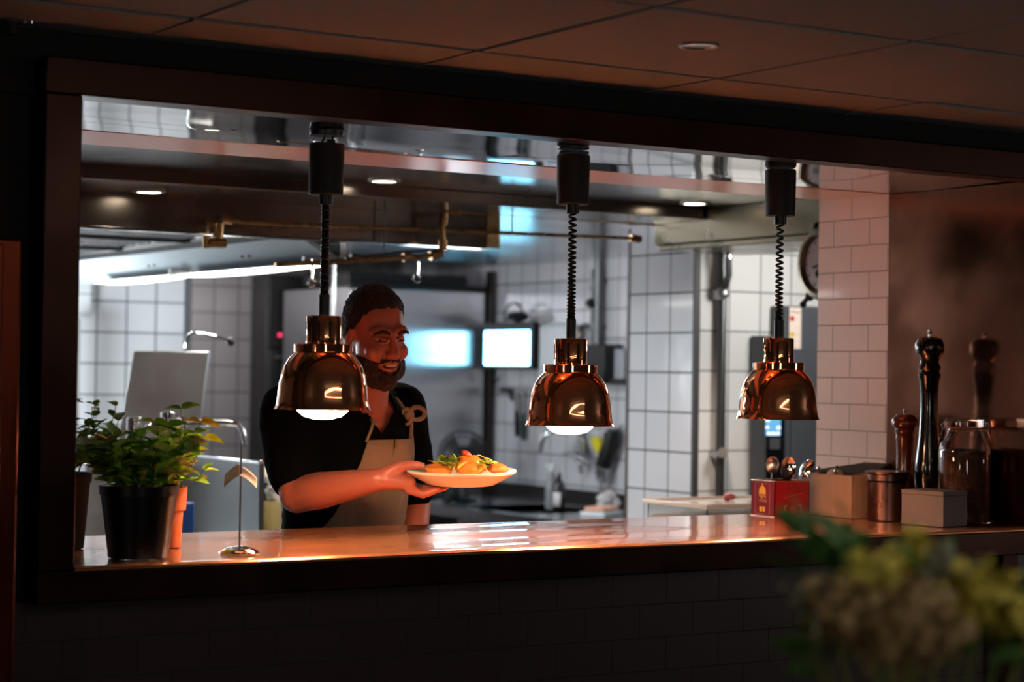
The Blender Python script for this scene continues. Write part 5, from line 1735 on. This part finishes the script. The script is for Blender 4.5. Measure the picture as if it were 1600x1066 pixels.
m.ball((2.37, 1.02, 0.9), (0.17, 0.125, 0.12), 20, MT)
fused('trousers', m, mat('black_trousers', '#111012', 0.85), 0.012, cook, 3)
for s in (-1, 1):
    hp = V((2.37, 1.02, 0.88)) + TL * (0.085 * s)
    MB().limb([V((hp.x, 1.09, 0.045)), V((hp.x, 0.98, 0.045)), V((hp.x, 0.88, 0.036))], [0.044, 0.045, 0.035], 14).build('shoe', BLACK_MATT, cook)

# ---------------------------------------------------------------- plate of food
tiltax = V((AX.x, AX.y, 0)).normalized()
MP = Matrix.Rotation(math.radians(2.2), 3, tiltax)
t = thing('plate', 'round cream plate of food held out over the counter by the cook', 'plate', PC)
MB().lathe([(0.001, -0.027), (0.07, -0.027), (0.072, -0.030), (0.078, -0.030), (0.084, -0.027), (0.114, -0.011), (0.1285, -0.001), (0.13, 0.004), (0.127, 0.0055), (0.11, -0.002), (0.085, -0.0125), (0.001, -0.0145)], PC, 56, M=MP, caps=False).build('dish', mat('cream_glaze', '#d9d0c0', 0.25, coat=0.4), t)
ORANGE = mat('orange_roast', '#d9812a', 0.5, var=0.35, vs=40, bump=0.3, bs=60, coat=0.2)
REDF = mat('red_garnish', '#c8412c', 0.4, var=0.25, vs=40)
R_ = tiltax
Fd = V((AF.x, AF.y, 0)).normalized()


def lump(name, label, cat, c, r, mt, M=None, group=None, amp=0.2):
    m = MB().ball((0, 0, 0), 1.0, 24)
    M = M or Matrix.Identity(3)
    sd = rnd.random() * 50
    m.v = [V(c) + M @ V((v.x * r[0], v.y * r[1], v.z * r[2])) * (1 + amp * noise.noise(v * 1.8 + V((sd, 0, 0)))) for v in m.v]
    return tag(m.build(name, mt), label, cat, group)


MR = Matrix((R_, Fd, V((0, 0, 1)))).transposed()
G_ = 'pieces of food on the plate'
lump('roast_piece', 'orange roasted piece at the left of the plate next to the thumb', 'food', PC + R_ * -0.055 + V((0, 0, 0.004)), (0.034, 0.036, 0.015), ORANGE, MR, G_)
lump('roast_piece', 'largest orange roasted piece heaped in the middle of the plate', 'food', PC + R_ * 0.02 + V((0, 0, 0.013)), (0.036, 0.04, 0.026), ORANGE, MR, G_)
lump('roast_piece', 'orange-red piece near the right rim of the plate', 'food', PC + R_ * 0.086 + V((0, 0, 0.008)), (0.024, 0.03, 0.013), mat('orange_red_roast', '#d4622c', 0.5, var=0.3, vs=40), MR, G_)
lump('red_garnish', 'small red garnish on top of the middle food heap', 'food', PC + R_ * 0.012 + V((0, 0, 0.041)), (0.014, 0.013, 0.007), REDF, MR @ Matrix.Rotation(0.5, 3, 'Y'))
lf_ = MB()
for i in range(60):
    p = PC + R_ * rnd.gauss(-0.022, 0.02) + Fd * rnd.uniform(-0.045, 0.045) + V((0, 0, rnd.uniform(0.004, 0.03)))
    lf_.mi(i % 3)
    leaf(lf_, p, V((rnd.uniform(-1, 1), rnd.uniform(-1, 1), rnd.uniform(0.1, 0.8))), rnd.uniform(0.018, 0.03), rnd.uniform(0.008, 0.014), 0.4, rnd.uniform(-1, 1))
for i in range(14):
    p = PC + R_ * rnd.gauss(0.056, 0.01) + Fd * rnd.uniform(-0.04, 0.04) + V((0, 0, rnd.uniform(0.004, 0.022)))
    lf_.mi(i % 3)
    leaf(lf_, p, V((rnd.uniform(-1, 1), rnd.uniform(-1, 1), rnd.uniform(0.1, 0.8))), rnd.uniform(0.018, 0.03), 0.01, 0.4, rnd.uniform(-1, 1))
SAL = [mat('salad_green', '#7d9a1c', 0.45, var=0.25, vs=30), mat('salad_dark_green', '#4c6b16', 0.45, var=0.25, vs=30), mat('salad_pale', '#b9b94a', 0.45, var=0.2, vs=30)]
tag(lf_.build('salad_leaves', SAL, ang=80), 'loose green salad leaves between the orange pieces on the plate', 'salad', kind='stuff')
m = MB()
m.grid(lambda u, v: PC + R_ * (0.03 + 0.048 * u) + Fd * ((v - 0.5) * 0.02) + V((0, 0, 0.038 - 0.01 * (2 * u - 0.6) ** 2 + 0.002 * math.sin(9 * u))), 10, 3)
tag(m.build('crisp', mat('golden_crisp', '#d8b45a', 0.5), solid=0.0015), 'thin golden crisp sticking out at the right of the food heap', 'food')

# ---------------------------------------------------------------- bouquet in the foreground
SB = 1.9
B = lambda px, py, s=SB: EYE + ray(px, py) * s
bc = B(1432, 960)
t = thing('dining_table', 'small round dining table below the flower bouquet in the foreground', 'table', (bc.x, bc.y, 0))
MB().lathe([(0.34, 0.72), (0.35, 0.725), (0.35, 0.745), (0.34, 0.75)], (bc.x, bc.y, 0), 40).build('table_top', FLOORW, t)
MB().lathe([(0.2, 0.0), (0.2, 0.015), (0.03, 0.03), (0.03, 0.72)], (bc.x, bc.y, 0), 24).build('pedestal', BLACK_PL, t)
t = thing('flower_bouquet', 'blurred bouquet of yellow-green and dusty pink flowers in the right foreground', 'flowers', (bc.x, bc.y, 0.751))
MB().lathe([(0.045, 0.0), (0.06, 0.01), (0.07, 0.12), (0.05, 0.26), (0.04, 0.33), (0.05, 0.37), (0.047, 0.37), (0.035, 0.33), (0.04, 0.2)], (bc.x, bc.y, 0.751), 32, caps=False).lathe([(0.001, 0.004), (0.045, 0.004)], (bc.x, bc.y, 0.751), 32, caps=False).build('vase', mat('dark_green_vase', '#1c2420', 0.2, coat=0.5), t)
FY = mat('yellow_green_petal', '#c2b748', 0.6, var=0.25, vs=60)
FP = mat('dusty_pink_petal', '#a58c5e', 0.6, var=0.25, vs=60)
FG = mat('grey_green_petal', '#8a8a72', 0.6, var=0.25, vs=60)
FL = mat('bouquet_leaf', '#3f6a2c', 0.5, var=0.35, vs=40)
heads = [(1360, 905, 1.86, 0.028, 'yellow-green'), (1405, 895, 1.92, 0.03, 'yellow-green'), (1440, 880, 1.95, 0.026, 'yellow-green'), (1385, 925, 1.82, 0.03, 'yellow-green'), (1530, 925, 1.86, 0.032, 'yellow-green'), (1570, 945, 1.9, 0.034, 'yellow-green'), (1500, 945, 1.9, 0.03, 'yellow-green'),
         (1310, 950, 1.84, 0.03, 'dusty pink'), (1365, 965, 1.8, 0.034, 'dusty pink'), (1420, 960, 1.78, 0.035, 'dusty pink'), (1460, 975, 1.82, 0.032, 'dusty pink'), (1390, 1000, 1.8, 0.032, 'dusty pink'), (1290, 975, 1.9, 0.024, 'dusty pink'),
         (1468, 890, 1.9, 0.024, 'grey-green'), (1425, 840, 1.98, 0.014, 'yellow-green'), (1258, 925, 1.92, 0.018, 'grey-green'), (1600, 965, 1.84, 0.03, 'yellow-green')]
stm = MB()
for i, (px, py, s, r, colr) in enumerate(heads):
    c = B(px, py, s)
    mt = {'yellow-green': FY, 'dusty pink': FP, 'grey-green': FG}[colr]
    m = MB()
    for k in range(46):
        z = 1 - 2 * (k + 0.5) / 46
        a = k * 2.39996
        n_ = V((math.sqrt(max(0, 1 - z * z)) * math.cos(a), math.sqrt(max(0, 1 - z * z)) * math.sin(a), z))
        q = c + n_ * r * rnd.uniform(0.62, 1.0)
        tdir = (n_.orthogonal() + n_ * rnd.uniform(0.1, 0.7)).normalized()
        tdir.rotate(Matrix.Rotation(rnd.uniform(0, 6.28), 3, n_))
        leaf(m, q, tdir, r * 0.62, r * 0.5, 0.3, rnd.uniform(-0.5, 0.5), n=4)
    m.ball(c, r * 0.6, 10)
    tag(m.build('flower_head', mt, t, ang=80), colr + ' flower head')
    stm.tube(bezier(V((bc.x, bc.y, 0.9)), V((bc.x, bc.y, 1.15)), c + V((0, 0, -0.12)), c, 10), 0.0025, 6)
stm.build('stems', STEM, t)
m = MB()
for i in range(95):
    if i < 30:
        px, py, s = rnd.uniform(1245, 1345), rnd.uniform(835, 905), rnd.uniform(1.9, 2.0)
    elif i < 60:
        px, py, s = rnd.uniform(1260, 1600), rnd.uniform(985, 1050), rnd.uniform(1.82, 1.95)
    elif i < 80:
        px, py, s = rnd.uniform(1520, 1620), rnd.uniform(945, 1010), rnd.uniform(1.82, 1.95)
    else:
        px, py, s = rnd.uniform(1300, 1520), rnd.uniform(880, 980), rnd.uniform(1.88, 1.98)
    c = B(px, py, s)
    leaf(m, c, (c - V((bc.x, bc.y, 1.2))).normalized() + V((rnd.uniform(-0.6, 0.6), rnd.uniform(-0.6, 0.6), rnd.uniform(-0.3, 0.6))), rnd.uniform(0.03, 0.048), rnd.uniform(0.015, 0.025), 0.4, rnd.uniform(-1, 1))
m.build('leaves', FL, t, ang=80)

# ---------------------------------------------------------------- dining room string lights behind the camera
struct('window_1', MB().box((6.97, -3.3, 0.9), (7.0, -2.9, 2.0)), mat('cool_lit_pane', '#ffffff', emit=(0.75, 0.95, 1.0), es=2.5))
FIL = mat('warm_festoon_bulb', '#ffffff', emit=(1.0, 0.86, 0.72), es=120)
t = thing('festoon_lights', 'twin rails of small warm bulbs hanging from the dining room ceiling', 'rail lights', (1.9, -2.6, 2.0))
for yy in (-2.25, -2.95):
    MB().tube([(0.9 + 0.2 * q, yy, 2.052) for q in range(11)], 0.006, 6).build('rail', BLACK_PL, t)
    MB().cyl((1.9, yy, 2.05), (1.9, yy, ZD - 0.003), 0.005, 8).build('hanger', BLACK_PL, t)
    for q in range(10):
        MB().ball((1.0 + 0.2 * q, yy, 2.03), 0.011, 12).build('bulb', FIL, t)


def lamp(name, loc, e, col, r=0.1):
    l = bpy.data.lights.new(name, 'POINT')
    l.energy = e
    l.color = col
    l.shadow_soft_size = r
    o = bpy.data.objects.new(name, l)
    COL.objects.link(o)
    o.location = loc
    return o


lamp('dining_fill', (0.2, -5.0, 1.5), 20, (1.0, 0.9, 0.86), 0.3)  # unseen fill light standing in for dining room lamps
lamp('left_wall_fill', (-2.6, -2.6, 1.5), 24, (1.0, 0.84, 0.74), 0.1)  # added fill near the left wall, brightens the copper shade reflections
lamp('right_wall_fill', (6.6, -3.0, 1.5), 20, (1.0, 0.84, 0.74), 0.1)  # matching added fill at the right wall, no lamp stands there
lamp('cupboard_red_fill', (0.3, -0.7, 1.65), 0.1, (1.0, 0.28, 0.1), 0.06)  # added red fill for the cupboard front, no candle stands there
lamp('kitchen_fill', (4.35, 3.9, 1.95), 26, (0.94, 0.96, 1.0), 0.2)  # added general fill, no ceiling lamp at this spot
lamp('cooking_wall_fill', (2.55, 4.5, 1.55), 70, (0.9, 0.97, 1.0), 0.15)  # added out of view to brighten the left tiled wall
lamp('recess_fill', (4.15, 6.25, 1.95), 9, (1.0, 0.96, 0.95), 0.1)  # added to lift the dark recess tiles, no lamp inside
lamp('kitchen_back_glow', (4.8, 1.6, 1.9), 22, (1.0, 0.97, 0.92), 0.15)
